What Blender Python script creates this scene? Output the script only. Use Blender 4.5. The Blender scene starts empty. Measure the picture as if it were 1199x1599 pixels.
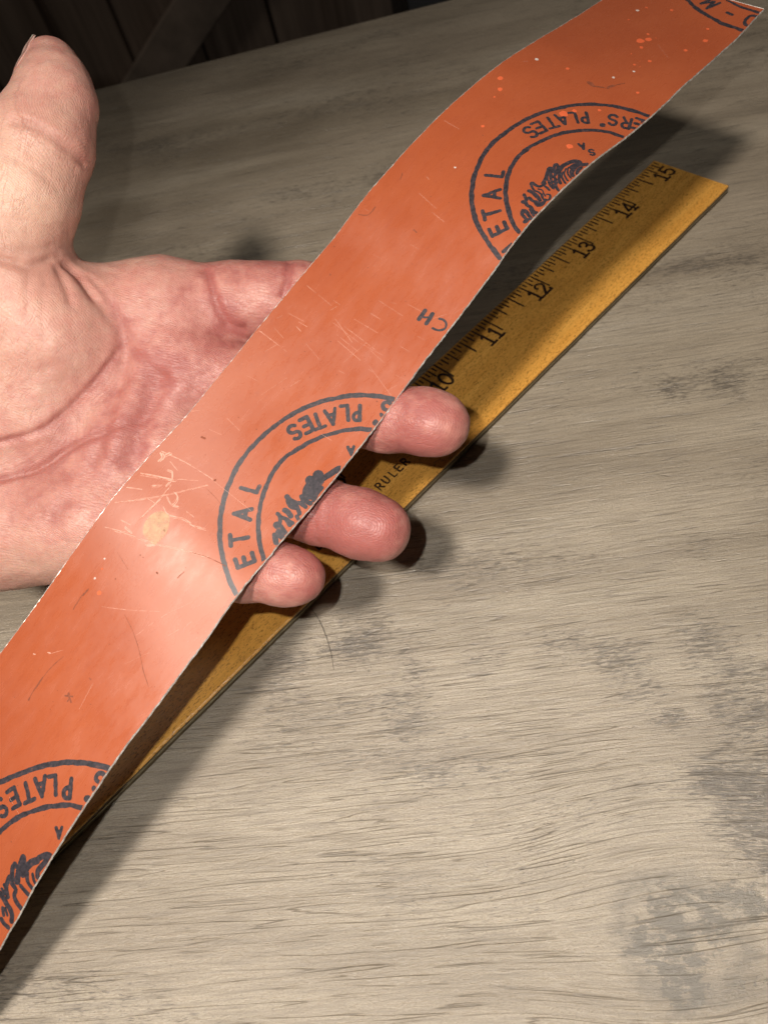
import bpy, bmesh, math, random
import numpy as np
from mathutils import Vector, Matrix

# ------------------------------------------------------------------ camera, world, lamps
S = 0.001                                   # all shapes below are written in millimetres
scene = bpy.context.scene
C = scene.collection
CAM_H = 192.57
RIGHT = (0.985509, 0.0, -0.169625)
DOWN = (-0.091725, -0.841184, -0.532913)
FWD = (-0.142686, 0.540749, -0.828994)

cam = bpy.data.cameras.new('camera')
cam.sensor_fit = 'VERTICAL'
cam.sensor_height = 36.0
cam.sensor_width = 27.0
cam.lens = 36.0 * 1200.0 / 1599.0
cam.clip_start = 0.005
cam.clip_end = 20.0
cam.dof.use_dof = True
cam.dof.focus_distance = 0.178
cam.dof.aperture_fstop = 26.0
camo = bpy.data.objects.new('camera', cam)
C.objects.link(camo)
camo.matrix_world = Matrix(((RIGHT[0], -DOWN[0], -FWD[0], 0), (RIGHT[1], -DOWN[1], -FWD[1], 0),
                            (RIGHT[2], -DOWN[2], -FWD[2], CAM_H * S), (0, 0, 0, 1)))
scene.camera = camo

world = bpy.data.worlds.new('World')
scene.world = world
world.use_nodes = True
bg = world.node_tree.nodes['Background']
bg.inputs[0].default_value = (1.0, 0.86, 0.70, 1)
bg.inputs[1].default_value = 0.007

def lamp(name, loc, watts, radius, color):
    l = bpy.data.lights.new(name, 'POINT')
    l.energy = watts
    l.shadow_soft_size = radius
    l.color = color
    o = bpy.data.objects.new(name, l)
    o.location = Vector(loc) * S
    C.objects.link(o)
    return o

def aim(o, target):
    d = Vector(target) * S - o.location
    o.rotation_euler = d.to_track_quat('-Z', 'Y').to_euler()

# phone flash beside the lens, a hanging lamp behind the viewer and a long ceiling fixture
lamp('phone_flash', (-14.5, 9.5, 201.6), 0.92, 0.0016, (1.0, 0.96, 0.90))
spot = lamp('hanging_lamp', (-105, -158, 600), 17.0, 0.033, (1.0, 0.893, 0.785))
spot.data.type = 'SPOT'
spot = bpy.data.objects['hanging_lamp']
spot.data.spot_size = math.radians(70)  # beam cone added to dim the far left of the table
spot.data.spot_blend = 0.85
aim(spot, (45, 20, 0))
disc = bpy.data.lights.new('ceiling_lamp', 'AREA')
disc.shape = 'ELLIPSE'
disc.size = 0.52
disc.size_y = 0.30
disc.energy = 1.75
disc.color = (1.0, 0.91, 0.80)
disc_o = bpy.data.objects.new('ceiling_lamp', disc)
disc_o.location = (-0.585, 0.19, 1.5)
disc_o.rotation_euler = (0, 0, math.radians(38))
C.objects.link(disc_o)

scene.view_settings.view_transform = 'Standard'
scene.view_settings.look = 'None'
scene.view_settings.exposure = 0.0
scene.view_settings.gamma = 1.0
scene.render.engine = 'CYCLES'
scene.cycles.use_denoising = True
scene.cycles.max_bounces = 8

# ------------------------------------------------------------------ helpers
def mesh_obj(name, verts, faces, mats, parent=None, smooth=False, mat_idx=None):
    me = bpy.data.meshes.new(name)
    v = (np.asarray(verts, dtype=float) * S)
    me.from_pydata(v.tolist(), [], faces if isinstance(faces, list) else faces.tolist())
    if not isinstance(mats, (list, tuple)):
        mats = [mats]
    for m in mats:
        me.materials.append(m)
    if mat_idx is not None:
        me.polygons.foreach_set('material_index', np.asarray(mat_idx, dtype=np.int32))
    if smooth:
        me.polygons.foreach_set('use_smooth', np.ones(len(me.polygons), dtype=bool))
    me.update()
    o = bpy.data.objects.new(name, me)
    C.objects.link(o)
    if parent is not None:
        o.parent = parent
    return o

def tag(o, label=None, cat=None, group=None, kind=None):
    for k, val in (('label', label), ('category', cat), ('group', group), ('kind', kind)):
        if val:
            o[k] = val
    return o

def empty(name, label=None, cat=None):
    o = bpy.data.objects.new(name, None)
    C.objects.link(o)
    return tag(o, label, cat)

class NB:
    """small node-tree builder"""
    def __init__(self, name):
        self.m = bpy.data.materials.new(name)
        self.m.use_nodes = True
        self.t = self.m.node_tree
        self.n = self.t.nodes
        self.b = self.n['Principled BSDF']
    def node(self, typ, **kw):
        x = self.n.new(typ)
        for k, v in kw.items():
            setattr(x, k, v)
        return x
    def link(self, a, b):
        self.t.links.new(a, b)
    def val(self, sock, v):
        if isinstance(v, (int, float, tuple, list)):
            sock.default_value = v
        else:
            self.link(v, sock)
    def math(self, op, a, b=None, clamp=False):
        x = self.node('ShaderNodeMath', operation=op, use_clamp=clamp)
        self.val(x.inputs[0], a)
        if b is not None:
            self.val(x.inputs[1], b)
        return x.outputs[0]
    def ramp(self, fac, stops, interp='LINEAR'):
        x = self.node('ShaderNodeValToRGB')
        x.color_ramp.interpolation = interp
        e = x.color_ramp.elements
        while len(e) < len(stops):
            e.new(0.5)
        for i, (p, c) in enumerate(stops):
            e[i].position = p
            e[i].color = (c, c, c, 1) if isinstance(c, (int, float)) else (*c, 1)
        self.link(fac, x.inputs[0])
        return x.outputs[0]
    def mix(self, fac, a, b, blend='MIX'):
        x = self.node('ShaderNodeMix', data_type='RGBA', blend_type=blend)
        self.val(x.inputs[0], fac)
        self.val(x.inputs[6], (*a, 1) if isinstance(a, tuple) else a)
        self.val(x.inputs[7], (*b, 1) if isinstance(b, tuple) else b)
        return x.outputs[2]
    def coords(self, scale=(1, 1, 1), rot=0.0, loc=(0, 0, 0), src=None):
        if src is None:
            src = self.node('ShaderNodeTexCoord').outputs['Object']
        x = self.node('ShaderNodeMapping')
        x.inputs['Location'].default_value = loc
        x.inputs['Rotation'].default_value = (0, 0, rot)
        x.inputs['Scale'].default_value = scale
        self.link(src, x.inputs[0])
        return x.outputs[0]
    def noise(self, vec, scale, detail=3, rough=0.5, dist=0.0, out=0):
        x = self.node('ShaderNodeTexNoise')
        self.link(vec, x.inputs['Vector'])
        x.inputs['Scale'].default_value = scale
        x.inputs['Detail'].default_value = detail
        x.inputs['Roughness'].default_value = rough
        x.inputs['Distortion'].default_value = dist
        return x.outputs[out]
    def bump(self, h, strength, dist, normal=None):
        x = self.node('ShaderNodeBump')
        x.inputs['Strength'].default_value = strength
        x.inputs['Distance'].default_value = dist
        self.link(h, x.inputs['Height'])
        if normal is not None:
            self.link(normal, x.inputs['Normal'])
        return x.outputs[0]

def simple(name, col, rough=0.6, metal=0.0, var=0.12, vscale=300.0):
    b = NB(name)
    v = b.coords()
    n = b.noise(v, vscale, 4, 0.6)
    dark = tuple(c * (1 - var) for c in col)
    lite = tuple(min(1, c * (1 + var)) for c in col)
    b.link(b.ramp(n, [(0.3, dark), (0.7, lite)]), b.b.inputs['Base Color'])
    b.b.inputs['Roughness'].default_value = rough
    b.b.inputs['Metallic'].default_value = metal
    return b.m

rng = np.random.default_rng(7)

# ------------------------------------------------------------------ measured shapes (millimetres, table top at z = 0)
LEFT_EDGE=[[55.13, 251.88, 78.36], [46.5, 242.16, 79.4], [37.93, 232.4, 80.68], [29.47, 222.66, 82.41], [21.04, 212.96, 84.33], [12.04, 203.54, 85.41], [2.59, 194.28, 84.9], [-6.84, 184.97, 83.39], [-16.05, 175.38, 81.13], [-25.05, 165.57, 78.42], [-33.7, 155.72, 74.93], [-42.48, 145.74, 72.44], [-50.99, 135.7, 69.94], [-59.39, 125.72, 67.43], [-67.54, 115.63, 65.12], [-76.07, 105.95, 63.29], [-84.16, 95.71, 61.65], [-91.92, 85.64, 58.84], [-99.67, 75.9, 55.4], [-107.73, 66.31, 51.94], [-115.78, 56.66, 48.63], [-123.76, 47.2, 44.78], [-131.68, 37.89, 40.45], [-139.56, 28.81, 35.58], [-147.32, 20.06, 29.95], [-155.09, 11.37, 24.24], [-162.84, 2.65, 18.55]]
RIGHT_EDGE=[[83.8, 226.39, 75.57], [75.11, 216.66, 74.74], [66.35, 206.94, 75.09], [57.61, 197.19, 75.68], [48.86, 187.38, 75.89], [39.53, 177.93, 76.02], [30.3, 168.62, 77.07], [21.26, 159.19, 77.02], [12.16, 149.83, 75.37], [3.66, 140.51, 71.48], [-5.1, 131.25, 67.69], [-13.74, 121.83, 64.39], [-22.09, 112.35, 61.11], [-30.35, 102.66, 58.75], [-38.34, 92.62, 57.43], [-46.5, 82.94, 56.17], [-54.5, 72.77, 55.08], [-62.22, 62.66, 52.8], [-70.1, 52.72, 50.58], [-78.21, 42.99, 47.91], [-86.16, 33.39, 44.27], [-94.07, 24.32, 39.5], [-101.69, 15.71, 33.53], [-109.46, 7.21, 27.56], [-117.16, -1.08, 21.21], [-124.76, -9.14, 14.45], [-132.39, -17.1, 7.58]]
DOODLES=[[[0.8,[[85.2,33.88],[83.64,33.57],[82.19,33.95],[81.07,34.35],[80.23,34.95],[79.99,35.99],[80.61,35.96],[81.73,35.57],[82.69,35.55]]],[0.72,[[79.13,37.79],[79.62,37.18],[80.25,36.79]]],[0.8,[[80.34,36.25],[81.7,36.03],[82.96,36.11],[84.06,36.56],[84.62,37.21]]],[0.6,[[81.26,37.17],[82.24,37.15],[83.01,37.35],[83.49,37.75]]],[0.32,[[83.02,34.94],[84.24,35.48],[85.02,36.29],[85.54,37.4]]],[0.32,[[83.75,34.75],[85.13,35.29],[86.12,36.26],[86.64,37.37]]],[0.36,[[85.09,34.89],[86.39,35.49],[87.09,36.38],[87.61,37.48]]],[0.6,[[85.42,34.05],[86.47,34.95],[87.69,35.62],[88.33,36.57]]],[0.56,[[86.86,34.03],[86.0,32.89],[84.82,32.13],[83.95,32.09],[84.26,32.81],[85.51,33.5],[87.14,34.12]]],[0.56,[[87.88,34.06],[87.36,32.95],[86.51,31.81],[85.77,31.62],[85.8,32.25],[86.56,33.07]]],[0.52,[[89.35,33.47],[88.34,32.58],[87.07,31.99],[86.29,31.64]]],[0.52,[[90.77,33.34],[89.37,33.0],[88.34,32.58]]],[0.52,[[87.8,33.27],[88.76,34.24],[89.17,35.03],[88.39,35.17],[87.64,34.37]]],[0.36,[[89.33,33.94],[90.07,34.74],[90.47,35.53],[90.76,36.46],[89.81,35.52],[89.41,34.73]]],[0.52,[[88.7,35.65],[89.68,36.14],[90.3,37.08],[90.49,37.7]]],[0.4,[[90.22,33.65],[91.17,34.13],[91.25,34.91],[91.54,35.85]]],[0.52,[[92.51,31.39],[91.99,31.23],[92.21,32.25],[92.06,33.36],[91.4,33.82],[90.64,33.97]]],[0.36,[[92.72,31.55],[93.31,32.5],[93.56,33.05],[93.41,34.15],[93.69,35.09]]],[0.32,[[92.79,33.68],[92.55,34.46],[93.15,35.4],[93.54,36.18]]],[0.64,[[94.42,32.27],[94.39,33.21],[94.55,34.31],[94.83,35.25],[95.22,36.03]]],[0.52,[[95.93,32.11],[96.46,32.89],[97.14,33.67],[96.03,33.52],[96.19,34.62],[96.16,35.56],[95.92,36.34]]],[0.72,[[96.16,35.56],[96.63,36.64],[96.0,37.11],[95.38,37.11]]],[0.68,[[97.77,33.18],[97.64,33.81],[98.02,34.59],[97.98,35.53],[98.64,36.76],[98.6,37.69]]],[0.64,[[100.38,34.98],[99.71,34.69],[99.58,35.32],[100.12,36.7],[100.57,37.77]]],[0.6,[[100.76,35.27],[100.93,35.89],[101.28,37.11]]],[0.76,[[101.91,36.99],[101.17,37.27],[101.24,38.04]]],[0.4,[[98.67,35.82],[99.13,36.9],[99.69,37.81]]],[0.4,[[94.76,37.11],[94.28,36.03],[93.58,35.25]]],[0.4,[[92.91,36.18],[92.57,36.64],[93.28,37.42],[94.23,37.42],[94.36,36.8]]]],[[0.96,[[177.93,35.18],[177.52,34.36],[176.77,34.01],[176.35,34.42],[176.63,35.25],[177.71,35.5]]],[0.84,[[179.54,34.01],[179.01,33.34],[178.35,33.55],[178.34,34.28],[179.14,34.91],[180.11,34.96]]],[1.0,[[177.1,35.99],[176.17,36.24],[174.85,36.67],[173.73,37.01],[172.73,37.7]]],[1.0,[[182.22,35.18],[181.15,34.57],[179.86,34.26]]],[1.12,[[181.86,36.36],[180.68,35.91],[179.39,35.61],[178.25,35.44]]],[0.92,[[179.92,36.27],[178.67,36.25],[177.53,36.09]]],[0.8,[[182.53,35.44],[183.26,36.52],[183.13,37.39]]],[0.76,[[180.87,37.03],[179.9,36.99],[178.81,37.1]]],[0.8,[[182.05,37.49],[181.03,37.16]]],[0.8,[[182.98,34.83],[183.39,35.65],[184.14,36.01],[184.44,36.99]]],[0.64,[[184.85,34.88],[184.4,35.49],[184.46,36.27]]],[0.84,[[184.9,32.22],[185.15,32.92],[185.17,33.93],[184.93,34.95]]],[0.8,[[184.94,32.5],[185.94,33.58],[186.23,34.56],[185.83,35.45]]],[0.72,[[185.15,34.64],[185.76,35.88],[186.48,36.96]]],[0.84,[[187.76,33.87],[187.63,34.74],[188.07,35.85]]],[0.68,[[189.28,33.19],[189.46,34.32],[189.21,35.34],[189.24,36.33],[189.1,37.19]]],[0.56,[[189.37,33.76],[190.25,34.62],[190.77,34.94]]],[1.08,[[191.47,34.67],[191.54,35.58],[191.82,36.55],[191.95,37.38]]],[0.76,[[189.3,35.9],[189.75,37.0]]],[0.84,[[193.58,35.84],[194.08,36.5],[194.72,37.28]]],[0.84,[[192.42,36.08],[192.96,37.02],[193.05,37.57]]],[0.56,[[187.29,36.9],[187.7,37.72]]]],[[0.83,[[272.0,37.66],[272.44,36.74],[273.16,36.2],[274.15,35.68]]],[0.83,[[272.71,37.31],[273.87,37.28],[275.24,37.02],[276.44,36.97],[277.18,37.48]]],[1.03,[[274.78,35.61],[275.79,34.89],[277.18,34.43],[278.58,34.32],[279.14,34.34]]],[0.62,[[278.3,35.03],[279.05,35.54],[279.62,36.28],[279.91,37.54]]],[0.48,[[277.6,36.25],[278.21,36.94],[278.59,37.73]]],[0.62,[[281.42,35.16],[281.52,36.3],[281.53,37.55]]],[1.03,[[276.53,32.51],[277.55,32.69],[278.76,33.0],[279.89,33.42],[281.22,33.96]]],[0.69,[[276.53,32.87],[277.18,33.52],[278.01,33.57]]],[0.83,[[278.85,31.61],[279.6,31.59],[280.68,32.07],[281.87,32.79]]],[0.62,[[278.85,31.79],[279.04,32.65]]],[0.62,[[281.68,31.93],[282.72,32.1],[283.67,32.39],[284.53,33.16],[285.3,33.86]]],[0.69,[[281.96,32.31],[282.45,33.53],[282.74,34.63],[283.89,34.86],[284.56,35.84],[284.86,36.92],[284.97,37.69]]],[0.48,[[283.85,31.8],[284.33,32.49],[284.72,32.93]]],[0.48,[[284.89,31.8],[285.19,32.89]]],[0.76,[[285.84,31.91],[286.14,33.19],[286.53,34.35],[286.83,35.61],[287.51,36.6],[288.56,37.31]]],[0.62,[[287.94,34.08],[288.81,35.02]]],[0.62,[[289.85,35.03],[290.25,36.18],[290.17,37.35]]],[0.41,[[287.48,34.64],[288.35,35.76]]]]]
CH=[[1.04,[[131.5,30.52],[132.71,30.61],[133.92,30.71]]],[0.99,[[131.25,32.47],[132.66,32.67],[133.87,32.77]]],[0.5,[[133.03,31.0],[132.86,31.71],[132.29,32.38]]],[0.59,[[131.32,34.56],[131.08,35.61],[131.53,36.65],[132.49,37.11],[133.4,36.56],[133.9,35.57],[134.03,34.7]]]]
EMBLEMS=[[84.25,45.56],[180.37,47.74],[279.88,46.58]]
RINGS=[[[55.09,38.1],[56.37,33.41],[58.32,29.14],[61.12,25.48],[64.63,22.34],[69.11,19.99],[74.03,18.07],[78.24,17.1],[82.9,16.49],[87.96,16.25],[92.87,17.11],[97.45,18.93],[101.49,21.26],[104.31,23.51],[107.01,26.53],[109.25,30.05],[110.69,33.16],[112.27,37.45]],[[65.24,38.02],[66.13,34.46],[68.33,31.4],[71.92,28.44],[75.77,26.21],[80.47,24.65],[84.25,23.82],[88.48,23.84],[92.28,24.97],[96.15,27.03],[99.1,29.37],[101.63,32.14],[103.85,35.2],[104.89,37.56]],[[152.45,37.78],[154.02,34.13],[156.31,30.3],[158.99,27.23],[162.08,24.47],[166.0,21.9],[170.55,19.83],[174.96,18.61],[179.97,17.92],[184.43,18.11],[188.99,19.25],[193.06,20.95],[197.02,23.26],[200.21,25.86],[203.03,28.82],[205.51,32.14],[207.48,35.42],[208.51,37.86]],[[161.1,37.88],[163.21,34.69],[166.35,31.59],[170.11,28.95],[174.63,26.91],[177.98,25.85],[181.87,25.75],[185.11,26.59],[188.82,28.12],[192.45,30.31],[195.3,32.75],[197.62,35.19],[199.47,37.9]],[[251.16,37.72],[252.53,34.63],[254.63,30.99],[257.2,27.68],[259.94,24.92],[263.37,22.22],[266.76,19.87],[268.63,18.58]],[[260.28,37.83],[261.8,35.02],[264.07,32.35],[266.89,29.6],[270.3,27.26],[273.55,25.64],[276.18,24.84]],[[4.91,16.05],[6.42,18.97],[8.47,23.42],[9.58,27.58],[10.49,31.91],[10.46,35.21],[10.5,37.79],[10.43,39.19]],[[1.17,27.97],[2.36,31.43],[2.72,35.26],[2.7,37.79],[2.55,38.8]]]
LET={"PLATES1":[[66.43,26.85],[68.1,25.25],[70.64,23.62],[73.44,22.45],[76.7,21.44],[79.35,20.9]],"ERS1":[[59.17,37.31],[60.79,35.22],[62.16,32.23]],"METAL1":[[109.1,39.0],[106.64,32.96],[104.0,29.13],[99.93,25.93],[95.01,22.68]],"PLATES2":[[160.05,32.49],[161.42,30.53],[164.08,28.41],[166.65,26.45],[168.9,24.93],[171.86,23.75]],"S2":[[155.57,37.59]],"ETAL2":[[201.75,34.4],[198.73,30.17],[193.95,26.94],[188.34,24.17]],"PLATES3":[[259.7,32.5],[261.16,29.58],[263.19,27.34],[265.89,25.42],[268.86,23.41],[272.2,22.13]],"S3":[[254.45,37.72]],"SA1":[[75.26,35.8],[75.1,32.96]],"A2":[[167.93,37.04]],"A3":[[267.33,36.47]],"DM0":[[6.48,37.37],[6.43,31.29],[4.75,24.64]]}
DOTS=[[65.4,31.56],[159.37,37.49],[258.39,37.56]]
SCRATCH=[[0.12,[[157.0,0.25],[157.25,6.5]]],[0.12,[[177.99,7.91],[179.15,15.32]]],[0.16,[[193.33,0.69],[192.08,8.1],[191.51,16.45]]],[0.3,[[200.15,0.51],[198.35,4.91],[196.55,9.25]]],[0.15,[[200.58,0.92],[196.84,9.51]]],[0.2,[[208.46,1.15],[201.49,8.87],[193.23,16.06]]],[0.3,[[207.89,8.77],[202.05,9.39],[198.04,9.14]]],[0.2,[[213.88,2.9],[212.3,8.66],[210.55,14.6],[207.05,23.66],[205.84,27.32]]],[0.35,[[203.04,11.3],[203.74,12.94],[203.47,14.66],[202.52,16.71],[202.33,19.93],[201.39,22.91]]],[0.2,[[204.39,0.44],[202.51,4.29]]],[0.15,[[193.91,4.78],[194.6,7.95]]],[0.6,[[193.71,1.55],[194.17,3.0],[195.57,3.05]]],[0.5,[[193.66,3.04],[192.22,3.71]]],[0.45,[[195.79,5.53],[195.53,7.3],[197.18,8.34],[198.95,8.49]]],[0.3,[[200.83,5.74],[199.09,7.61]]],[0.3,[[198.69,10.24],[199.77,12.72],[201.52,12.86]]],[0.3,[[200.66,10.08],[201.45,12.3],[200.97,14.32]]],[0.35,[[205.19,8.8],[202.05,9.39]]],[0.2,[[203.44,6.67],[203.31,9.56]]],[0.2,[[210.88,4.87],[210.24,7.85]]],[0.3,[[211.35,6.81],[211.4,9.38]]],[0.4,[[211.44,13.89],[210.06,15.66]]],[0.2,[[200.71,16.04],[200.8,18.54]]],[0.15,[[196.26,8.98],[193.61,13.48]]],[0.1,[[182.01,-0.21],[179.55,2.72]]],[0.12,[[141.67,2.51],[142.49,11.24]]],[0.12,[[156.83,0.58],[157.42,9.58]]],[0.1,[[144.84,16.59],[145.39,26.64]]],[0.1,[[147.35,15.68],[147.99,23.9]]],[0.08,[[142.21,16.92],[141.86,24.83]]],[0.15,[[151.27,7.5],[151.58,9.25]]],[0.2,[[151.19,0.89],[151.13,1.45]]],[0.06,[[110.88,16.42],[111.63,21.8]]],[0.12,[[228.41,12.57],[224.81,19.47],[220.92,25.82]]],[0.08,[[227.87,24.62],[221.95,26.71],[215.3,30.54]]],[0.08,[[223.74,30.62],[218.41,33.09]]],[0.15,[[208.85,0.5],[204.11,6.31]]],[0.15,[[214.27,2.24],[212.0,8.42]]],[0.3,[[244.5,6.89],[244.28,7.51]]],[0.3,[[242.36,9.73],[242.04,10.5]]]]
DARK=[[0.35,[[226.69,8.56],[228.39,8.4]]],[0.2,[[228.55,8.28],[230.63,8.3],[231.98,8.47]]],[0.12,[[240.77,13.57],[244.25,12.67],[246.83,12.48]]],[0.3,[[246.83,12.48],[249.18,12.6],[252.22,12.87]]],[0.4,[[245.69,19.93],[246.26,20.84],[247.0,20.92]]],[0.35,[[246.49,19.64],[245.62,21.17]]],[0.3,[[246.19,20.93],[246.65,21.69]]],[0.12,[[226.01,19.53],[227.53,23.33],[229.72,27.24],[232.57,31.24],[234.13,34.1]]],[0.08,[[216.63,9.14],[218.09,13.65]]],[0.35,[[206.74,14.94],[206.75,15.25]]],[0.3,[[214.88,19.78],[214.95,20.13]]],[0.15,[[213.15,24.58],[211.27,24.91]]],[0.3,[[240.59,21.77],[240.66,22.25]]],[0.35,[[116.74,15.88],[116.94,16.77]]],[0.3,[[136.24,5.59],[136.4,5.82]]],[0.25,[[120.41,1.67],[119.22,3.76],[116.65,3.96]]],[0.15,[[107.71,4.42],[106.06,3.64]]],[0.08,[[194.02,16.28],[194.5,19.62],[195.1,22.07]]],[0.14,[[207.05,23.66],[205.84,27.32],[205.1,31.81]]],[0.4,[[191.51,16.45],[191.26,16.46]]],[0.3,[[176.36,15.91],[176.39,16.08]]],[0.4,[[185.15,6.69],[185.02,7.58]]],[0.9,[[55.31,19.77],[55.37,21.51]]],[0.4,[[55.37,21.51],[54.12,23.96]]],[0.7,[[53.64,24.45],[51.96,24.95]]],[0.25,[[51.96,24.95],[49.11,26.34]]]]
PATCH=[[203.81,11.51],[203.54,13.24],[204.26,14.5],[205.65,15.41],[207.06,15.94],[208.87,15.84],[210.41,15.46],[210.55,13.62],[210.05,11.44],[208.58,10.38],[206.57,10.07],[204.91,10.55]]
SPOTS=[[30.36,19.26,1.02,0],[28.37,20.56,0.85,0],[32.88,21.2,0.51,0],[26.19,19.1,0.41,0],[12.06,17.7,0.47,0],[19.6,32.23,0.68,0],[14.5,29.96,0.41,0],[26.58,30.52,0.51,0],[36.92,26.12,0.51,0],[40.89,24.09,0.34,0],[50.01,30.84,0.41,0],[14.83,11.69,0.34,0],[26.46,21.63,0.17,0],[37.27,20.85,0.2,0],[38.51,24.21,0.14,0],[40.49,25.49,0.14,0],[23.31,11.33,0.3,0],[69.46,3.43,0.69,0],[72.51,5.93,0.62,0],[54.6,12.84,0.48,0],[17.63,10.58,0.48,1],[57.28,5.17,0.48,1],[77.18,30.79,0.76,0],[68.85,22.51,1.04,0],[84.69,10.81,0.42,0],[49.21,23.08,0.35,1],[43.42,25.52,0.35,1],[66.13,23.74,0.55,0],[75.45,6.68,0.28,0],[98.29,13.61,0.28,1],[61.66,27.86,0.42,0],[225.79,11.38,0.49,0],[223.95,8.39,0.26,1],[219.4,7.48,0.23,1],[221.39,8.44,0.19,0]]
RULER_O=[-192.23,-3.0,0.0]
RULER_U=[0.69261,0.72131,-0.0]
RULER_V=[0.72131,-0.69261,-0.0]
EDGE=[[-189.15,407.22,0.0],[-97.95,421.79,0.0],[0.2,430.53,0.0]]
HAIR=[[-53.9,94.9,0.0],[-51.9,91.9,0.0],[-49.7,87.1,0.0],[-47.8,81.3,0.0],[-46.9,76.4,0.0]]
KNOT=[29.6,13.8,0.0]
HAND={"palm":[[[-207.27,138.15,60.21],27,[-146.44,132.47,59.31],22],[[-143.51,137.52,65.72],17,[-79.62,149.75,65.11],12.2],[[-143.97,133.32,63.06],17,[-75.41,136.15,55.51],12.5],[[-144.74,126.31,58.61],17,[-85.87,118.44,50.59],12.0],[[-145.5,119.3,54.17],17,[-98.47,100.55,47.12],11.2],[[-131.69,101.06,49.55],14.5,[-108.89,97.5,46.92],11.6],[[-146.41,111.41,54.01],17,[-121.71,99.47,48.0],13.0],[[-79.62,149.75,65.11],12.0,[-75.41,136.15,55.51],12.2],[[-75.41,136.15,55.51],12.2,[-85.87,118.44,50.59],12],[[-85.87,118.44,50.59],12,[-98.47,100.55,47.12],11.2]],"thenar":[[[-145.92,130.65,66.48],22,[-106.32,139.18,75.48],15.3],[[-129.19,123.94,64.05],19,[-99.59,134.76,70.47],12.8],[[-105.19,138.04,75.75],14.5,[-110.23,147.93,89.7],13.8],[[-140.48,118.13,60.39],18,[-108.42,121.47,62.24],12.8]],"web":[[[-110.38,143.54,80.83],8.5,[-91.34,148.63,71.22],8.5],[[-105.82,141.13,76.06],10,[-87.34,146.39,67.86],10]],"thumb":[[[-110.42,146.48,89.99],13.7,[-100.48,157.07,98.81],12.1],[[-100.48,157.07,98.81],12.1,[-94.46,166.42,105.08],11.1],[[-94.46,166.42,105.08],11.0,[-91.2,173.95,108.82],8.9],[[-91.2,173.95,108.82],8.9,[-91.72,183.16,113.11],6.1],[[-90.31,175.3,110.16],7.6,[-90.29,178.28,111.49],7.2]],"index":[[[-79.62,149.75,65.11],11.8,[-62.82,150.92,64.19],10.4],[[-62.82,150.92,64.19],10.2,[-44.1,152.03,61.69],9.6],[[-44.1,152.03,61.69],9.4,[-26.29,150.16,58.61],8.6],[[-26.29,150.16,58.61],8.4,[-16.49,146.78,58.34],7.4],[[-58.36,151.26,64.85],9.2,[-51.89,151.53,63.91],9.0]],"middle":[[[-75.41,136.15,55.51],12.0,[-43.41,127.05,52.51],9.6],[[-43.41,127.05,52.51],9.3,[-23.88,117.81,53.38],8.4],[[-23.89,117.68,53.3],8.1,[-13.49,113.66,54.31],7.6],[[-13.49,113.66,54.31],7.6,[-11.13,112.65,54.45],7.2]],"ring":[[[-85.87,118.44,50.59],11.5,[-58.32,106.04,46.2],9.2],[[-58.32,106.04,46.2],8.9,[-40.97,97.5,46.7],8.0],[[-40.97,97.5,46.7],7.5,[-30.67,92.87,46.73],7.7],[[-30.67,92.87,46.73],7.7,[-26.47,91.12,46.07],7.4]],"pinky":[[[-98.47,100.55,47.12],10.8,[-72.3,89.45,46.23],7.9],[[-72.3,89.45,46.23],7.6,[-56.71,82.81,46.45],6.9],[[-56.71,82.81,46.45],6.6,[-48.07,80.78,47.26],6.8],[[-48.07,80.78,47.26],6.8,[-44.63,79.83,47.26],6.3]]}
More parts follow.
